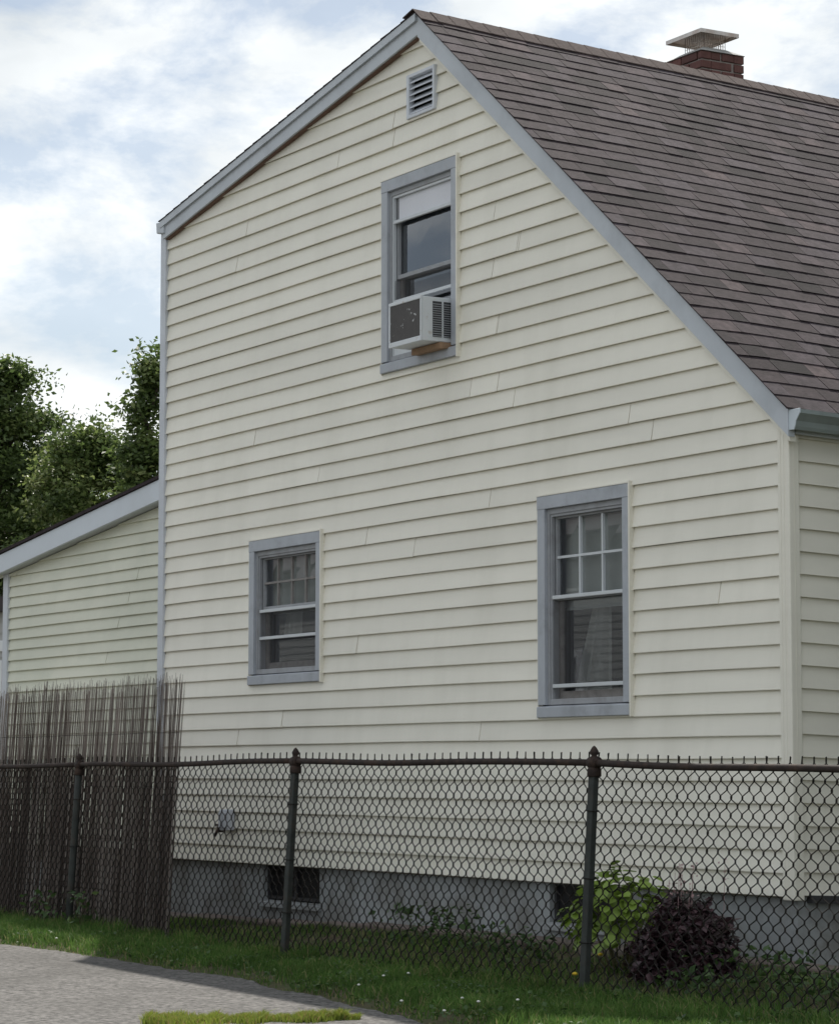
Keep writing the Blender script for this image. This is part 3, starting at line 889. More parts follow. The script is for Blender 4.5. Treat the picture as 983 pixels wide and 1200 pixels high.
# ---- chimney
CX0, CX1, CY0, CY1, CT = -4.79, -4.33, 2.645, 3.045, 6.545
mb = MB(); mb.box(CX0+0.012, CX1-0.012, CY0+0.012, CY1-0.012, 5.9, CT)
chim = mb.build('chimney', 'mortar', house)
bh, jn = 0.058, 0.012
row = 0; z = CT-bh
while z > 6.05:
    def run(a0, a1, off):
        out = []; a = a0+(0 if not off else 0); L_ = 0.195
        x = a0-(L_+jn)*0.5*(off % 2)
        while x < a1:
            p, q = max(a0, x), min(a1, x+L_)
            if q-p > 0.02: out.append((p, q))
            x += L_+jn
        return out
    for (p, q) in run(CX0, CX1, row):
        m = MB(); j = random.uniform(-0.003, 0.003); m.box(p, q, CY0+j, CY0+0.09, z, z+bh); bevel(m.build('brick', 'brick', chim), 0.004, 1)
        m = MB(); m.box(p, q, CY1-0.09, CY1+j, z, z+bh); m.build('brick', 'brick', chim)
    for (p, q) in run(CY0+0.092, CY1-0.092+0.0, row+1):
        m = MB(); j = random.uniform(-0.003, 0.003); m.box(CX1-0.09, CX1+j, p, q, z, z+bh); bevel(m.build('brick', 'brick', chim), 0.004, 1)
    z -= bh+jn; row += 1
mb = MB()
mb.hexa([(CX0-0.015, CY0-0.015, CT+0.002), (CX1+0.015, CY0-0.015, CT+0.002), (CX1+0.015, CY1+0.015, CT+0.002), (CX0-0.015, CY1+0.015, CT+0.002),
         (CX0+0.09, CY0+0.09, CT+0.06), (CX1-0.09, CY0+0.09, CT+0.06), (CX1-0.09, CY1-0.09, CT+0.06), (CX0+0.09, CY1-0.09, CT+0.06)])
bevel(mb.build('crown', 'crown_mortar', chim), 0.008, 2)
# metal lid on a mesh cage
lx0, lx1, ly0, ly1, lz = CX0+0.02, CX1+0.01, CY0-0.01, CY1-0.05, 6.71
xm, ym = (lx0+lx1)/2, (ly0+ly1)/2
mb = MB()
n = 8
def lid(i, j, t):
    x = lx0+(lx1-lx0)*i/n; y = ly0+(ly1-ly0)*j/n
    r = max(abs(i/n-0.5), abs(j/n-0.5))*2
    return (x, y, lz+0.022*(1-r)+t)
for i in range(n):
    for j in range(n):
        mb.quad(lid(i, j, 0.004), lid(i+1, j, 0.004), lid(i+1, j+1, 0.004), lid(i, j+1, 0.004))
        mb.quad(lid(i, j, 0), lid(i, j+1, 0), lid(i+1, j+1, 0), lid(i+1, j, 0))
for k in range(n):
    for (a, b) in (((k, 0), (k+1, 0)), ((k, n), (k+1, n)), ((0, k), (0, k+1)), ((n, k), (n, k+1))):
        A, B = lid(*a, 0.004), lid(*b, 0.004)
        mb.quad(A, B, (B[0], B[1], B[2]-0.030), (A[0], A[1], A[2]-0.030))
mb.build('chimney_lid', 'cap_metal', chim)
mb = MB()
ex0, ex1, ey0, ey1 = CX0+0.12, CX1-0.10, CY0+0.10, CY1-0.10
for i in range(10):
    t = i/9
    for (x, y) in ((ex0+(ex1-ex0)*t, ey0), (ex0+(ex1-ex0)*t, ey1), (ex0, ey0+(ey1-ey0)*t), (ex1, ey0+(ey1-ey0)*t)):
        mb.box(x-0.0015, x+0.0015, y-0.0015, y+0.0015, CT+0.05, lz+0.02)
for zz_ in (CT+0.085, CT+0.115):
    mb.box(ex0, ex1, ey0-0.001, ey0+0.001, zz_, zz_+0.003); mb.box(ex1-0.001, ex1+0.001, ey0, ey1, zz_, zz_+0.003)
mb.build('cage', 'cap_metal', chim)

# ---- lean-to extension on the left, set back half a metre
EY = 0.5
EE = 0.1016
ESL = 0.1128
EXL = -12.665
def ext_top(x): return 3.40-0.02 + (x+9.274)*ESL
etop = Top(ext_top, [(EXL, ext_top(EXL)), (XL, ext_top(XL))])
mb = MB(); mb.quad((EXL, EY+0.012, 0.3), (XL, EY+0.012, 0.3), (XL, EY+0.012, ext_top(XL)), (EXL, EY+0.012, ext_top(EXL)))
ext = mb.build('extension_wall', 'sheathing', house)
ESEAM = {}
for u, v in ((152, 700), (140, 735), (126, 765), (163, 675), (22, 668)):
    p = unproj(u, v, EY); ESEAM.setdefault(int((p.z-0.44)//EE), []).append(p.x)
for k in range(31):
    z0 = 0.44+k*EE
    if ext_top(XL) < z0+0.01: break
    xs_ = etop.crossings(z0)
    lo = max(EXL+0.05, xs_[0] if xs_ else EXL+0.05); hi = XL-0.05
    if hi-lo < 0.1: continue
    sm = sorted(s for s in ESEAM.get(k, []) if lo+0.1 < s < hi-0.2)
    edges = [lo]+sm+[hi]
    for j, (a_, b_) in enumerate(zip(edges[:-1], edges[1:])):
        siding_board('siding_board', a_, b_-(0.0035 if j < len(edges)-2 else 0), z0, EE, EY, etop, [], ext, 'siding_old', 50+k, proud=0.003 if j < len(edges)-2 else 0)
mb = MB(); mb.box(EXL-0.06, EXL+0.055, EY-0.03, EY-0.001, 0.3, ext_top(EXL)+0.02); bevel(mb.build('corner_board', 'corner_paint', house), 0.004)
mb = MB(); mb.quad((EXL-0.03, EY, 0.2), (EXL-0.03, DEPTH-1, 0.2), (EXL-0.03, DEPTH-1, 3.0), (EXL-0.03, EY, 3.0)); mb.build('extension_side_wall', 'siding_old', house)
mb = MB(); mb.quad((EXL, EY+0.04, -0.4), (XL, EY+0.04, -0.4), (XL, EY+0.04, 0.45), (EXL, EY+0.04, 0.45)); mb.build('extension_foundation', 'concrete', house)
mb = MB()
xa, xb = -13.05, XL-0.058
def efz(x): return 3.585+(x+9.02)*ESL
mb.hexa([(xa, 0.37, efz(xa)-0.178), (xb, 0.37, efz(xb)-0.178), (xb, 0.40, efz(xb)-0.178), (xa, 0.40, efz(xa)-0.178),
         (xa, 0.37, efz(xa)), (xb, 0.37, efz(xb)), (xb, 0.40, efz(xb)), (xa, 0.40, efz(xa))])
bevel(mb.build('extension_rake_board', 'fascia_white', house), 0.003, 1)
mb = MB()
mb.hexa([(xa-0.03, 0.352, efz(xa)+0.002), (xb, 0.352, efz(xb)+0.002), (xb, DEPTH-1, efz(xb)+0.002), (xa-0.03, DEPTH-1, efz(xa)+0.002),
         (xa-0.03, 0.352, efz(xa)+0.030), (xb, 0.352, efz(xb)+0.030), (xb, DEPTH-1, efz(xb)+0.030), (xa-0.03, DEPTH-1, efz(xa)+0.030)], 0.3)
mb.build('extension_roof', 'shingle', house)
mb = MB()
mb.hexa([(xa, 0.402, efz(xa)-0.17), (xb, 0.402, efz(xb)-0.17), (xb, EY+0.01, efz(xb)-0.17), (xa, EY+0.01, efz(xa)-0.17),
         (xa, 0.402, efz(xa)-0.15), (xb, 0.402, efz(xb)-0.15), (xb, EY+0.01, efz(xb)-0.15), (xa, EY+0.01, efz(xa)-0.15)])
mb.build('extension_soffit', 'fascia_paint', house)

# ---- outlet box and tap low on the gable
ox, oz = -6.86, 0.735
mb = MB(); mb.box(ox-0.075, ox+0.075, -0.075, -0.012, oz-0.075, oz+0.085)
ob = bevel(mb.build('outlet_box', 'box_grey', house), 0.012, 3)
for dx in (-0.037, 0.037):
    m2 = MB(); m2.box(ox+dx-0.030, ox+dx+0.030, -0.086, -0.0755, oz-0.055, oz+0.065); bevel(m2.build('cover_flap', 'box_grey', ob), 0.006, 2)
mb = MB(); mb.tube([(ox-0.13, -0.012, oz-0.075), (ox-0.13, -0.06, oz-0.08), (ox-0.13, -0.085, oz-0.12)], [0.016, 0.014, 0.013], 8)
mb.tube([(ox-0.13, -0.055, oz-0.075), (ox-0.13, -0.055, oz-0.035)], 0.006, 6)
mb.tube([(ox-0.165, -0.055, oz-0.035), (ox-0.095, -0.055, oz-0.035)], 0.009, 6)
mb.build('garden_tap', 'rust_pipe', house, smooth=True)

# ---- edging slabs along the foundation
x = XL+0.1; k = 0
while x < 0.6:
    wd = random.uniform(0.45, 0.8); y0 = -0.16+random.uniform(-0.04, 0.04)
    zg = float(ground_z(x, -0.1))
    mb = MB(); h = random.uniform(0.035, 0.06)
    mb.hexa([(x, y0, zg-0.05), (x+wd-0.02, y0+random.uniform(-.02, .02), zg-0.05), (x+wd-0.02, 0.03, zg-0.05), (x, 0.03, zg-0.05),
             (x, y0, zg+h), (x+wd-0.02, y0+random.uniform(-.02, .02), zg+h), (x+wd-0.02, 0.03, zg+h+0.01), (x, 0.03, zg+h+0.01)])
    bevel(mb.build('edging_slab', 'ledge', found), 0.012, 2)
    x += wd

# ------------------------------------------------------------------ air conditioner
ac = empty('air_conditioner', (-3.81, -0.1, 3.99), 'window air conditioner with dark paint-chipped back, sticking out of the upstairs window', 'air conditioner')
ax0, ax1, ay0, ay1, az0, az1 = -4.025, -3.603, -0.245, 0.10, 3.993, 4.296
def acb(*a): m = MB(); m.box(*a); return m
tl = lambda o: o
body = bevel(acb(ax0, ax1, ay0+0.004, ay1, az0, az1).build('casing', 'ac_white', ac), 0.006, 2)
fw = 0.020
m = MB()
m.box(ax0-0.004, ax1+0.004, ay0-0.012, ay0+0.003, az1-fw, az1+0.004); m.box(ax0-0.004, ax1+0.004, ay0-0.012, ay0+0.003, az0-0.004, az0+fw*1.6)
m.box(ax0-0.004, ax0+fw*0.7, ay0-0.012, ay0+0.003, az0+fw*1.6, az1-fw); m.box(ax1-fw*0.35, ax1+0.004, ay0-0.012, ay0+0.003, az0+fw*1.6, az1-fw)
bevel(m.build('rear_rim', 'ac_white', ac), 0.003, 1)
acb(ax0+fw*0.7, ax1-fw*0.35, ay0-0.006, ay0+0.0035, az0+fw*1.6, az1-fw).build('rear_panel', 'ac_back', ac)
m = MB()
for (ya, yb) in ((ay0+0.085, ay0+0.155), (ay0+0.172, ay0+0.238)):
    g = acb(ax1+0.0005, ax1+0.003, ya, yb, az0+0.03, az1-0.03).build('side_grille', 'ac_grille', ac)
    z = az0+0.035
    mm = MB()
    while z < az1-0.04:
        mm.hexa([(ax1+0.003, ya, z), (ax1+0.010, ya, z-0.002), (ax1+0.010, yb, z-0.002), (ax1+0.003, yb, z), (ax1+0.003, ya, z+0.005), (ax1+0.010, ya, z+0.002), (ax1+0.010, yb, z+0.002), (ax1+0.003, yb, z+0.005)]); z += 0.0155
    mm.build('louvres', 'frame_grey', g)
wb = MB(); wb.hexa([(-3.99, -0.10, 3.950), (-3.60, -0.10, 3.950), (-3.60, 0.02, 3.955), (-3.99, 0.02, 3.955), (-3.97, -0.11, 3.990), (-3.59, -0.11, 3.990), (-3.59, 0.02, 3.990), (-3.97, 0.02, 3.990)])
tag(bevel(wb.build('wood_block', 'block_wood'), 0.004), 'rough brown wood block under the window air conditioner', 'wood block')

# ------------------------------------------------------------------ chain-link fence
POSTS = [(-10.47, -1.25), (-6.948, -1.308), (-3.407, -1.369), (0.095, -1.466), (3.60, -1.56)]
RAILZ = [1.15, 1.157, 1.172, 1.155, 1.085]
LEAN = 0.075/1.22
def fy(x): return float(np.interp(x, [p[0] for p in POSTS], [p[1] for p in POSTS]))
def lean(z): return (z+0.06)*LEAN
def rail_z(x):
    return float(np.interp(x, [p[0] for p in POSTS], RAILZ)) - 0.006*math.sin(x*2.1) + 0.006*nz(x*0.8, 9)
fence = empty('chain_link_fence', (-3.407, -1.369, -0.06), 'old rusty chain-link fence with twisted wire tops in front of the house', 'fence')
for i, (px, py) in enumerate(POSTS):
    zt = RAILZ[i]-0.03
    mb = MB()
    if i in (2, 3):
        hw = 0.0215
        pr = [(-hw, -hw), (hw, -hw), (hw, hw), (-hw, hw)]
        ca = math.radians(12); pr = [(p[0]*math.cos(ca)-p[1]*math.sin(ca), p[0]*math.sin(ca)+p[1]*math.cos(ca)) for p in pr]
        mb.prism(pr, -0.25, zt, lambda p, s: (px+p[0], py+p[1]+lean(s), s))
        post = bevel(mb.build('post', 'post_paint', fence), 0.007, 3)
    else:
        mb.tube([(px, py+lean(z), z) for z in (-0.25, 0.3, 0.8, zt)], 0.0265, 14)
        post = mb.build('post', 'post_paint', fence, smooth=True)
    # eye-top cap with acorn finial
    mb = MB(); zr = RAILZ[i]
    yy = py+lean(zr)
    mb.tube([(px, yy, zt-0.045), (px, yy, zt-0.04), (px, yy, zt-0.005), (px, yy, zt+0.005)], [0.033, 0.037, 0.037, 0.030], 12)
    mb.tube([(px, yy, zt+0.0), (px, yy, zr), (px, yy, zr+0.03), (px, yy, zr+0.036), (px, yy, zr+0.046), (px, yy, zr+0.058), (px, yy, zr+0.078), (px, yy, zr+0.088)],
            [0.024, 0.029, 0.022, 0.014, 0.022, 0.024, 0.013, 0.003], 10)
    mb.tube([(px-0.035, yy, zr), (px+0.035, yy, zr)], 0.031, 12)
    mb.build('post_cap', 'rust_pipe', post, smooth=True)
    # tie wires
    for z in (0.22, 0.55, 0.9):
        mb = MB(); y_ = py+lean(z)
        mb.tube([(px+0.036*math.cos(t), y_+0.036*math.sin(t), z+0.006*math.sin(t*0.5)) for t in np.linspace(0, 2*math.pi*0.97, 14)], 0.0032, 5)
        mb.build('tie_wire', 'wire', post)
def mesh_y(x, z): return fy(x)+lean(z)+0.030+0.012*nz(x*0.9, z*1.1, 4.0)*min(1.0, max(0.0, (1.1-z)*3))
PH, PV = 0.0456, 0.0875           # diamond pitch
WR = 0.0038
for b in range(len(POSTS)-1):
    xa, xb = POSTS[b][0], POSTS[b+1][0]
    mb = MB()
    pts = [(x, fy(x)+lean(rail_z(x)), rail_z(x)) for x in np.linspace(xa, xb, 15)]
    mb.tube(pts, 0.0185, 10, cap=True)
    mb.build('top_rail', 'rust_pipe', fence, smooth=True)
    # woven wires of this bay, one mesh
    mb = MB()
    n = 2*int(round((xb-xa)/PH/2)); pitch = (xb-xa)/n
    for i in range(n):
        xc = xa+(i+0.5)*pitch
        side = 0
        top = rail_z(xc)+0.038
        zbot = float(ground_z(xc, fy(xc)))+0.01+0.02*nz(xc*2, 7)
        z = top; pts = []
        jx = 0.004*nz(i*0.7, b*3.0)
        amp = pitch*0.5+0.0032
        kk = 0
        # twisted top barb
        lx = 0.010*nz(i*1.3, 2.0); s0 = 1 if i % 2 == 0 else -1
        pts.append((xc-s0*(amp-0.002)+lx+jx, z+0.016+0.008*nz(i*2.1, 1.0)))
        pts.append((xc-s0*(amp-0.002)+jx, z-0.014))
        z -= 0.016; s = 1 if i % 2 == 0 else -1
        zk = math.floor((z)/(PV/2))*(PV/2)
        while z > zbot:
            xk = xc+jx+s*amp
            z2 = z-PV/2+0.012+0.002*nz(xc*2.0, z*9, 3.0)
            wob = 0.004*nz(xc*3, z*7, 1.0)+0.010*nz(xc*0.9, z*1.3, 7.0)
            pts.append((xk+wob, z2)); pts.append((xk+wob, z2-0.012)); z = z2-0.012; s = -s
        P3 = [(x, mesh_y(x, zz_)+(0.0035 if (q//2) % 2 else -0.0035), zz_) for q, (x, zz_) in enumerate(pts)]
        mb.tube(P3, WR, 4, cap=False)
    tag(mb.build('wire_mesh', 'wire', fence), kind='stuff')

# ------------------------------------------------------------------ reed screen
reed = empty('reed_screen', (-7.5, -1.22, -0.05), 'weathered brown reed screen tied upright behind the chain-link fence', 'reed screen')
mb = MB()
xr = -5.32
count = 0
def add_reed(x, y, zb, zt, r, tone, bend):
    n = 3; pts = []
    for i in range(n+1):
        t = i/n; z = zb+(zt-zb)*t
        pts.append((x+bend*t*t+0.004*nz(x*30, z*2), y+lean(z)+0.01*nz(x*11, z*1.5), z))
    mb.tube(pts, [r, r, r*0.85, r*0.45], 3, cap=False, tone=tone)
x = -10.4
while x < xr:
    dens = 0.5+0.5*nz(x*2.3, 0.7)+0.35*nz(x*7.1, 3.3)
    y = fy(x)+0.062+random.uniform(-0.006, 0.014)
    top = 1.775+0.035*nz(x*3.1, 8.8)+(0.045*nz(x*9, 2)) - (0.04 if x > -5.35 else 0)
    tallp = random.random() < (0.38+0.42*dens)
    zt = top+random.uniform(-0.09, 0.025) if tallp else 1.10+random.uniform(-0.12, 0.30)*random.random()
    add_reed(x, y, float(ground_z(x, y))+random.uniform(0, 0.06), zt, random.uniform(0.0018, 0.0036), min(1, max(0, random.gauss(0.62 if tallp else 0.25, 0.20)+0.22*nz(x*5, 4.4))), random.gauss(0, 0.016))
    x += random.uniform(0.0018, 0.0044)
tag(mb.build('reeds', 'reed', reed), kind='stuff')
for z in (0.25, 0.62, 1.0, 1.38):
    mb = MB()
    mb.tube([(x, fy(x)+lean(z)+0.055+0.004*nz(x*4, z), z+0.008*nz(x*2, z)) for x in np.linspace(-10.4, xr, 50)], 0.0016, 3, cap=False)
    mb.build('binding_wire', 'wire', reed)

# ------------------------------------------------------------------ foliage helpers
def leaf_cloud(name, centers, size, material, parent, tones, up_bias=0.4, aspect=0.55, droop=0.0):
    """centers (n,3): one pointed leaf (4 verts, folded quad) at each"""
    n = len(centers)
    d = rng.normal(size=(n, 3)); d[:, 2] = d[:, 2]*0.6-droop; d /= np.linalg.norm(d, axis=1)[:, None]
    nn = rng.normal(size=(n, 3)); nn[:, 2] += up_bias*2
    w = np.cross(d, nn); w /= np.linalg.norm(w, axis=1)[:, None]+1e-9
    up = np.cross(w, d)
    s = size*(0.6+0.8*rng.random(n))[:, None]
    base = centers; tip = centers+d*s
    mid = centers+d*s*0.45
    l = mid+w*s*aspect*0.5+up*s*0.10; r = mid-w*s*aspect*0.5+up*s*0.10
    V = np.stack([base, r, tip, l], 1).reshape(-1, 3)
    F = np.arange(4*n).reshape(n, 4)
    return np_mesh(name, V, F, material, parent, tone=np.repeat(tones, 4))

def make_tree(name, x, y, h, r, label, seed, group, cone=0.0, nclump=170, leaves=95, leaf=0.17, z_low=1.2, tonebase=0.45):
    R_ = np.random.default_rng(seed)
    zg = float(ground_z(x, y))
    t = empty(name, (x, y, zg), label, 'tree', group)
    mb = MB()
    pts = [(x+0.15*math.sin(k*0.9+seed), y+0.15*math.cos(k*0.7+seed), zg-0.2+k*h*0.82/6) for k in range(7)]
    mb.tube(pts, [0.20*h/8, 0.17*h/8, 0.14*h/8, 0.11*h/8, 0.08*h/8, 0.05*h/8, 0.02], 9)
    mb.build('trunk', 'bark', t, smooth=True)
    C_ = []
    limb = MB()
    for k in range(nclump):
        a = R_.uniform(0, 2*math.pi); f = R_.random()**0.8
        zc = z_low+(h-z_low)*f
        env = (math.sin(math.pi*min(1, (f*0.86+0.13)))**0.6)*(1-cone*f)
        env *= 0.72+0.75*noise.noise(Vector((math.cos(a)*1.3+seed, math.sin(a)*1.3, f*3.2)))+0.1
        rad = r*env*(0.35+0.65*R_.random()**0.45)
        c = (x+rad*math.cos(a), y+rad*math.sin(a), zc+R_.normal()*0.15)
        C_.append((c, f))
        if k % 6 == 0:
            zs = max(zg+0.8, zc-0.55*rad-0.3)
            limb.tube([(x, y, zs), (x+rad*0.5*math.cos(a), y+rad*0.5*math.sin(a), zs+(zc-zs)*0.6), c], [0.05*h/8, 0.03*h/8, 0.010], 5, cap=False)
    limb.build('limbs', 'bark', t, smooth=True)
    cen = []; ton = []
    for (c, f) in C_:
        sp = R_.uniform(0.16, 0.46)*min(1, r/2.3)
        p = R_.normal(size=(leaves, 3))*np.array([sp, sp, sp*0.55])*0.75
        cen.append(np.array(c)+p); b = tonebase+R_.normal()*0.16
        ton.append(np.clip(b+R_.normal(size=leaves)*0.16, 0, 1))
    leaf_cloud('crown', np.concatenate(cen), leaf, 'leaf_tree', t, np.concatenate(ton))
    return t
def at_uv(u, dist):
    d = rgt*((u-491.5)/3201.6)+Vector((fwd.x, fwd.y, 0)).normalized()
    d.z = 0; d.normalize()
    return CAM.x+d.x*dist, CAM.y+d.y*dist
TG = 'trees behind the house'
x, y = at_uv(2, 58);   make_tree('tree', x, y, 9.6, 3.0, 'tall dark leafy tree at the left edge behind the extension', 3, TG, 0.25, 240, 300, 0.115, tonebase=0.5)
x, y = at_uv(98, 55);  make_tree('tree', x, y, 7.9, 2.1, 'lower rounded green tree between the two tall ones behind the extension', 11, TG, 0.2, 190, 280, 0.11, tonebase=0.64)
x, y = at_uv(176, 53); make_tree('tree', x, y, 9.0, 1.7, 'slim pointed tree rising beside the left corner of the house', 23, TG, 0.60, 105, 210, 0.115, tonebase=0.62)
x, y = at_uv(45, 66);  make_tree('tree', x, y, 8.6, 3.0, 'broad dark tree standing furthest back behind the extension', 37, TG, 0.2, 200, 240, 0.12, tonebase=0.35)

# ------------------------------------------------------------------ background house sliver at far left
bx, by = at_uv(9.0, 46)
nb = empty('grey_house', (bx-3, by-5, 0), 'grey-sided house with dark roof far behind at the left edge', 'house')
mb = MB(); mb.box(bx-6, bx, by-10, by, -0.1, 3.75); mb.build('wall', 'far_siding', nb)
mb = MB(); mb.hexa([(bx-6.3, by-10.3, 3.75), (bx+0.3, by-10.3, 3.75), (bx+0.3, by+0.02, 3.75), (bx-6.3, by+0.02, 3.75), (bx-6.3, by-10.3, 3.9), (bx+0.3, by-10.3, 4.0), (bx+0.3, by+0.02, 4.0), (bx-6.3, by+0.02, 3.9)])
rf = mb.build('roof', 'far_roof', nb)
mb = MB(); mb.box(bx+0.002, bx+0.06, by-1.3, by-0.05, 3.1, 3.28); mb.build('trim_band', 'far_white', nb)
for zc in (2.35,):
    mb = MB(); mb.box(bx+0.005, bx+0.05, by-1.35, by-0.12, 1.55, 2.95); wn = mb.build('window', 'far_white', nb)
    mb = MB(); mb.box(bx+0.051, bx+0.06, by-1.28, by-0.19, 2.3, 2.85); mb.build('pane', 'dark_glass', wn)
    mb = MB(); mb.box(bx+0.051, bx+0.06, by-1.28, by-0.19, 1.62, 2.22); mb.build('pane', 'dark_glass', wn)
for k in range(18):
    mb = MB(); z = 0.2+k*0.2; mb.hexa([(bx+0.001, by-10, z), (bx+0.03, by-10, z), (bx+0.03, by-0.01, z), (bx+0.001, by-0.01, z), (bx+0.001, by-10, z+0.19), (bx+0.003, by-10, z+0.19), (bx+0.003, by-0.01, z+0.19), (bx+0.001, by-0.01, z+0.19)]); mb.build('siding_board', 'far_siding', nb)

# neighbour across the driveway (outside the frame; the ground-floor windows mirror it)
nh = empty('neighbour_house', (-23, -17, 0), 'grey clapboard house across the driveway, mirrored in the ground-floor windows', 'house')
mb = MB(); mb.box(-34, -13, -22, -13, -0.1, 4.6); nw = mb.build('wall', 'neighbour_siding', nh)
for k in range(36):
    z = 0.3+k*0.12
    mb = MB(); mb.hexa([(-34, -13+0.016, z), (-34, -12.999, z), (-13, -12.999, z), (-13, -13+0.016, z), (-34, -13+0.003, z+0.12), (-34, -12.999, z+0.12), (-13, -12.999, z+0.12), (-13, -13+0.003, z+0.12)]); mb.build('siding_board', 'neighbour_siding', nw)
mb = MB(); mb.hexa([(-34.3, -22.3, 4.6), (-12.7, -22.3, 4.6), (-12.7, -12.6, 4.6), (-34.3, -12.6, 4.6), (-34.3, -17.5, 6.6), (-12.7, -17.5, 6.6), (-12.7, -17.3, 6.6), (-34.3, -17.3, 6.6)]); mb.build('roof', 'far_roof', nh)
for xx in (-31, -27, -22, -17):
    mb = MB(); mb.box(xx-0.55, xx+0.55, -12.985, -12.93, 1.3, 2.9); wn = mb.build('window', 'far_white', nh)
    mb = MB(); mb.box(xx-0.45, xx+0.45, -12.929, -12.92, 1.4, 2.8); mb.build('pane', 'dark_glass', wn)

# row of columnar evergreens added outside the frame to shade the right side wall
ORD = ['nearest the gable corner', 'second from the gable corner', 'third from the gable corner', 'fourth from the gable corner', 'furthest back']
for i in range(5):
    make_tree('added_shade_evergreen', 2.55+0.1*(i % 2), 1.3+1.5*i, 5.2+0.3*(i % 3), 0.95, 'unseen columnar evergreen added to shade the right side wall, '+ORD[i], 51+i, 'unseen evergreens added to shade the right wall', 0.35, 150, 110, 0.13, z_low=0.25, tonebase=0.3)
# ------------------------------------------------------------------ shrubs by the foundation
def shrub_leaf_mesh(s):
    me = bpy.data.meshes.new('leaf')
    pts = [(0, 0, 0), (0.34, 0.20, 0.05), (0.42, 0.52, 0.06), (0.27, 0.84, 0.02), (0, 1.0, -0.06), (-0.27, 0.84, 0.02), (-0.42, 0.52, 0.06), (-0.34, 0.20, 0.05), (0, 0.5, -0.03)]
    me.from_pydata([(p[0]*s, p[1]*s, p[2]*s) for p in pts], [], [(8, i, (i+1) % 8) for i in range(8)])
    me.materials.append(MATS['leaf_bright']); me.polygons.foreach_set('use_smooth', [True]*8); me.update()
    return me
gs = (-0.84, -0.58)
zg = float(ground_z(*gs))
green = empty('green_shrub', (gs[0], gs[1], zg), 'bright yellow-green broad-leaved shrub behind the fence post', 'shrub')
mb = MB(); tips = []
for k in range(16):
    a = random.uniform(0, 2*math.pi); rr_ = random.uniform(0.05, 0.36)
    tip = (gs[0]+rr_*math.cos(a), gs[1]+rr_*0.8*math.sin(a), zg+random.uniform(0.22, 0.44))
    mb.tube([(gs[0]+0.05*math.cos(a), gs[1]+0.05*math.sin(a), zg-0.02), (gs[0]+rr_*0.6*math.cos(a), gs[1]+rr_*0.5*math.sin(a), zg+(tip[2]-zg)*0.55), tip], [0.007, 0.005, 0.003], 5)
mb.build('stems', 'stem', green)
lm = [shrub_leaf_mesh(s) for s in (0.055, 0.072, 0.09)]
for k in range(330):
    # shell of a dome
    while True:
        v = Vector((random.gauss(0, 1), random.gauss(0, 1), abs(random.gauss(0, 1))*1.0-0.25)).normalized()
        if v.z > -0.35: break
    rad = (0.72+0.3*random.random())*(1+0.22*nz(v.x*2, v.y*2, v.z*2))
    p = Vector((gs[0]+v.x*0.31*rad, gs[1]+v.y*0.27*rad, zg+0.25+v.z*0.32*rad))
    if p.z < zg+0.02: continue
    o = bpy.data.objects.new('leaf', lm[k % 3]); COL.objects.link(o); o.parent = green
    nrm = (v+Vector((0, 0, 0.9))+Vector((random.gauss(0, .35), random.gauss(0, .35), random.gauss(0, .2)))).normalized()
    yv = (v+Vector((random.gauss(0, .5), random.gauss(0, .5), -0.55))); yv = (yv-nrm*yv.dot(nrm)).normalized(); xv = yv.cross(nrm)
    m = Matrix((xv, yv, nrm)).transposed().to_4x4(); m.translation = p-Vector(green.location)
    o.matrix_local = m
ps = (-0.17, -0.62); zg = float(ground_z(*ps))
purple = empty('purple_shrub', (ps[0], ps[1], zg), 'low mounded dark purple-leaved shrub beside the green one', 'shrub')
n = 4200
v = rng.normal(size=(n, 3)); v[:, 2] = np.abs(v[:, 2])-0.1; v /= np.linalg.norm(v, axis=1)[:, None]
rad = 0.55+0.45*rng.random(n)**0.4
bumpy = np.array([1+0.42*nz(a*2.6, b*2.6, c*2.6+3) for a, b, c in v])
P = np.stack([ps[0]+v[:, 0]*0.31*rad*bumpy, ps[1]+v[:, 1]*0.27*rad*bumpy, zg+0.02+np.abs(v[:, 2])*0.40*rad*bumpy], 1)
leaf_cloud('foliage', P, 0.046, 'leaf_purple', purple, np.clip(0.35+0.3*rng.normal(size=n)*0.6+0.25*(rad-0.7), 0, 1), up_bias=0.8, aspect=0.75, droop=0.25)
mb = MB()
for k in range(9):
    a = random.uniform(0, 6.28); mb.tube([(ps[0], ps[1], zg-0.02), (ps[0]+0.15*math.cos(a), ps[1]+0.13*math.sin(a), zg+0.2), (ps[0]+0.32*math.cos(a), ps[1]+0.26*math.sin(a), zg+0.3)], [0.006, 0.004, 0.002], 4)
mb.build('stems', 'bark', purple)
mb = MB(); fl = []
for k in range(9):
    x0_ = ps[0]+random.uniform(-0.22, 0.16); y0_ = ps[1]+random.uniform(-0.1, 0.15); h_ = random.uniform(0.52, 0.66)
    mb.tube([(x0_, y0_, zg+0.3), (x0_+0.02, y0_, zg+h_)], 0.0016, 3)
    for q in range(12): fl.append((x0_+0.02+random.gauss(0, .012), y0_+random.gauss(0, .012), zg+h_-random.uniform(0, 0.12)))
mb.build('flower_stems', 'petal_pink', purple)
tag(leaf_cloud('flowers', np.array(fl), 0.014, 'petal_pink', purple, np.zeros(len(fl)), aspect=0.9), kind='stuff')

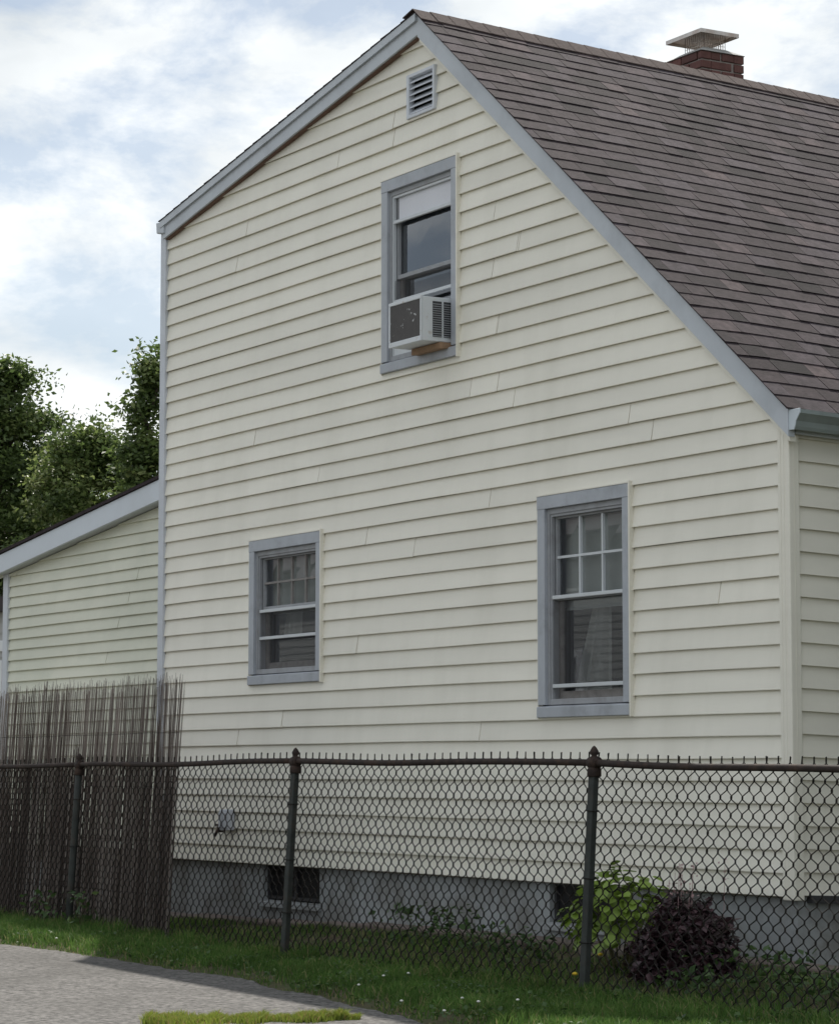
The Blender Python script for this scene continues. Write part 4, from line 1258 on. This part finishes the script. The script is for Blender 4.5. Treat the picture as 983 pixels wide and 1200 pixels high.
# low weeds at the foundation and through the fence
def weed(x, y, h, r, n, label, size=0.05):
    zg = float(ground_z(x, y)); t = empty('weed', (x, y, zg), label, 'weed', 'weeds along the foundation')
    P = np.stack([x+rng.normal(size=n)*r, y+rng.normal(size=n)*r*0.6, zg+0.02+h*rng.random(n)**0.8], 1)
    leaf_cloud('leaves', P, size, 'leaf_weed', t, np.clip(0.4+0.22*rng.normal(size=n), 0, 1), aspect=0.5)
    mb = MB()
    for k in range(5):
        a = random.uniform(0, 6.28); mb.tube([(x, y, zg-0.01), (x+r*math.cos(a), y+r*0.5*math.sin(a), zg+h*0.9)], 0.002, 3)
    mb.build('stems', 'stem', t)
for i, (x, y, h, r, n, lab) in enumerate([
    (-3.1, -0.5, 0.24, 0.22, 190, 'leafy weed clump in front of the middle of the foundation'),
    (-2.4, -0.55, 0.16, 0.25, 170, 'low weed patch between the middle weeds and the green shrub'),
    (-1.55, -0.75, 0.16, 0.14, 110, 'small weed clump just left of the green shrub'),
    (0.75, -0.75, 0.20, 0.22, 200, 'weed clump right of the purple shrub near the house corner'),
    (1.35, -0.85, 0.16, 0.24, 190, 'low weeds at the right edge past the house corner'),
    (0.45, -0.95, 0.10, 0.18, 120, 'short weeds in front of the purple shrub'),
    (-6.45, -1.42, 0.28, 0.07, 60, 'thin weed growing beside the left fence post'),
    (-7.1, -1.45, 0.26, 0.10, 80, 'tall weed at the foot of the reed screen near the left edge')]):
    weed(x, y, h, r, n, lab)

# ------------------------------------------------------------------ grass
def blades(name, P, H, width, tones, material, lean_amt=0.45, label=None):
    n = len(P)
    a = rng.random(n)*2*math.pi
    d = np.stack([np.cos(a), np.sin(a), np.zeros(n)], 1)
    b = rng.random(n)*2*math.pi
    ld = np.stack([np.cos(b), np.sin(b), np.zeros(n)], 1)*(np.abs(rng.normal(size=n))*lean_amt)[:, None]
    w = (width*(0.6+0.8*rng.random(n)))[:, None]
    H = H[:, None]
    up = np.array([[0, 0, 1.0]])
    m = P+(up*0.55+ld*0.30)*H
    t = P+(up*0.92+ld*1.0)*H
    V = np.stack([P-d*w, P+d*w, m+d*w*0.7, m-d*w*0.7, t], 1).reshape(-1, 3)
    base = np.arange(n)*5
    tri = np.concatenate([np.stack([base, base+1, base+2], 1), np.stack([base, base+2, base+3], 1), np.stack([base+3, base+2, base+4], 1)])
    return np_mesh(name, V, tri, material, None, tone=np.repeat(tones, 5))
n = 150000
x = rng.uniform(-11, 3.6, n); y = rng.uniform(-3.3, -0.12, n)
d = y-edge_y(x)
pat = np.array([nz(a*1.3, b*1.3, 1.0) for a, b in zip(x[::1], y[::1])])
pat2 = np.array([nz(a*4.1, b*4.1, 6.0) for a, b in zip(x, y)])
fence_y = np.interp(x, [p[0] for p in POSTS], [p[1] for p in POSTS])
behind = y > fence_y+0.05
keep = d > (-0.04+0.22*pat2)
dens = np.where(behind, 0.35+0.5*pat, 0.95)
dens = np.where((~behind) & (d < 0.22), dens*(0.35+0.9*pat2+d*2.0), dens)
keep &= rng.random(n) < dens
x, y, d, pat, pat2, fence_y, behind = [q[keep] for q in (x, y, d, pat, pat2, fence_y, behind)]
z = ground_z(x, y)
H = 0.034+0.018*pat+0.035*np.maximum(0, pat2)+0.016*rng.random(len(x))
H += 0.055*np.exp(-((y-fence_y)/0.10)**2)*(0.5+pat2)
H += 0.03*smooth01(-4.5, -6.5, x)*(~behind)
H = np.where(behind, H*0.75, H)
H = np.maximum(0.012, H*smooth01(-0.02, 0.25, d)+0.012)
tone = np.clip(0.40+0.25*pat+0.2*pat2+0.14*rng.normal(size=len(x)), 0, 0.85)
dry = rng.random(len(x)) < np.where(behind, 0.22, 0.05+0.35*np.exp(-d/0.12)+0.10*np.exp(-((y-fence_y)/0.25)**2))
tone = np.where(dry, 0.88+0.12*rng.random(len(x)), tone)
tag(blades('lawn_grass', np.stack([x, y, z], 1), H, 0.0032, tone, 'grass', 0.7), 'green lawn strip growing along both sides of the fence', 'grass', kind='stuff')
# clover and plantain leaves among the blades
n = 26000
x = rng.uniform(-10, 3.4, n); y = rng.uniform(-3.2, -0.5, n)
cl = np.array([nz(a*1.9, b*2.4, 12.0) for a, b in zip(x, y)])
fence_y = np.interp(x, [p[0] for p in POSTS], [p[1] for p in POSTS])
k_ = (y-edge_y(x) > 0.05) & (rng.random(n) < 0.25+1.4*cl) & (y < fence_y+0.3)
x, y, cl = x[k_], y[k_], cl[k_]
P = np.stack([x, y, ground_z(x, y)+0.012+0.045*rng.random(len(x))*(0.6+np.maximum(0, cl))], 1)
tag(leaf_cloud('clover_leaves', P, 0.024, 'leaf_weed', None, np.clip(0.45+0.2*rng.normal(size=len(x)), 0, 1), up_bias=1.6, aspect=0.85), 'low round-leaved clover mixed into the lawn strip', 'clover', kind='stuff')
# mossy tuft line in the driveway crack
n = 14000
t = rng.random(n)
cx_ = 0.05+0.38*t**1.0; cy_ = -3.95+0.95*t
off = rng.normal(size=n)*0.06*(1.15-0.75*t)*(1+0.9*np.array([nz(q*9, 2.2) for q in t]))
x = cx_+off*1.1+0.03+0.05*np.array([nz(q*6, 7.7) for q in t]); y = cy_-off*0.7
tag(blades('crack_grass', np.stack([x, y, np.full(n, -0.074)], 1), np.maximum(0.006, 0.020+0.030*np.array([nz(q*22, 5.5) for q in t])+0.026*rng.random(n)), 0.0026, np.clip(0.45+0.3*rng.normal(size=n), 0, 1), 'moss_grass', 0.6), 'yellow-green tuft line growing in the driveway crack', 'grass', kind='stuff')

# clover and dandelion heads
def flower(name, x, y, h, r, m, label, cat, group):
    zg = float(ground_z(x, y)); t = empty(name, (x, y, zg), label, cat, group)
    mb = MB(); mb.tube([(x, y, zg), (x+0.004, y, zg+h)], 0.0015, 4); mb.build('stem', 'stem', t)
    mb = MB(); mb.tube([(x+0.004, y, zg+h-0.3*r), (x+0.004, y, zg+h), (x+0.004, y, zg+h+0.5*r), (x+0.004, y, zg+h+0.8*r)], [0.5*r, r, 0.9*r, 0.3*r], 9); mb.build('bloom', m, t, smooth=True)
def gp(u, v, z=-0.02):
    d = rgt*((u-491.5)/3201.6)-upv*((v-600)/3201.6)+fwd
    p = CAM+d*((z-CAM.z)/d.z); return p.x, p.y
for u, v, lab in ((673, 1143, 'yellow dandelion just left of the post by the green shrub'), (683, 1148, 'yellow dandelion right at the foot of the post'), (703, 1131, 'yellow dandelion right of the post under the green shrub')):
    x, y = gp(u, v, 0.0); flower('dandelion', x, y, 0.06, 0.016, 'petal_yellow', lab, 'flower', 'dandelions by the fence post')
for u, v, lab in ((449, 1142, 'left of the pair in the shaded lawn'), (478, 1139, 'right of the pair in the shaded lawn'),
    (541, 1168, 'leftmost of three in a row near the right post'), (560, 1172, 'middle of three in a row near the right post'), (606, 1170, 'rightmost of three in a row, nearest the right post'),
    (470, 1165, 'close to the driveway edge below the upper pair'), (520, 1176, 'lowest in the lawn, close to the driveway edge'), (58, 1090, 'in the sunny grass left of the left post, the upper one'),
    (66, 1096, 'in the sunny grass left of the left post, the lower one'), (420, 1150, 'nearest the middle fence post')):
    x, y = gp(u, v, 0.0)
    flower('clover', x, y, 0.05, 0.009, 'petal_white', 'tiny white clover head ' + lab, 'flower', 'white clover heads in the lawn')
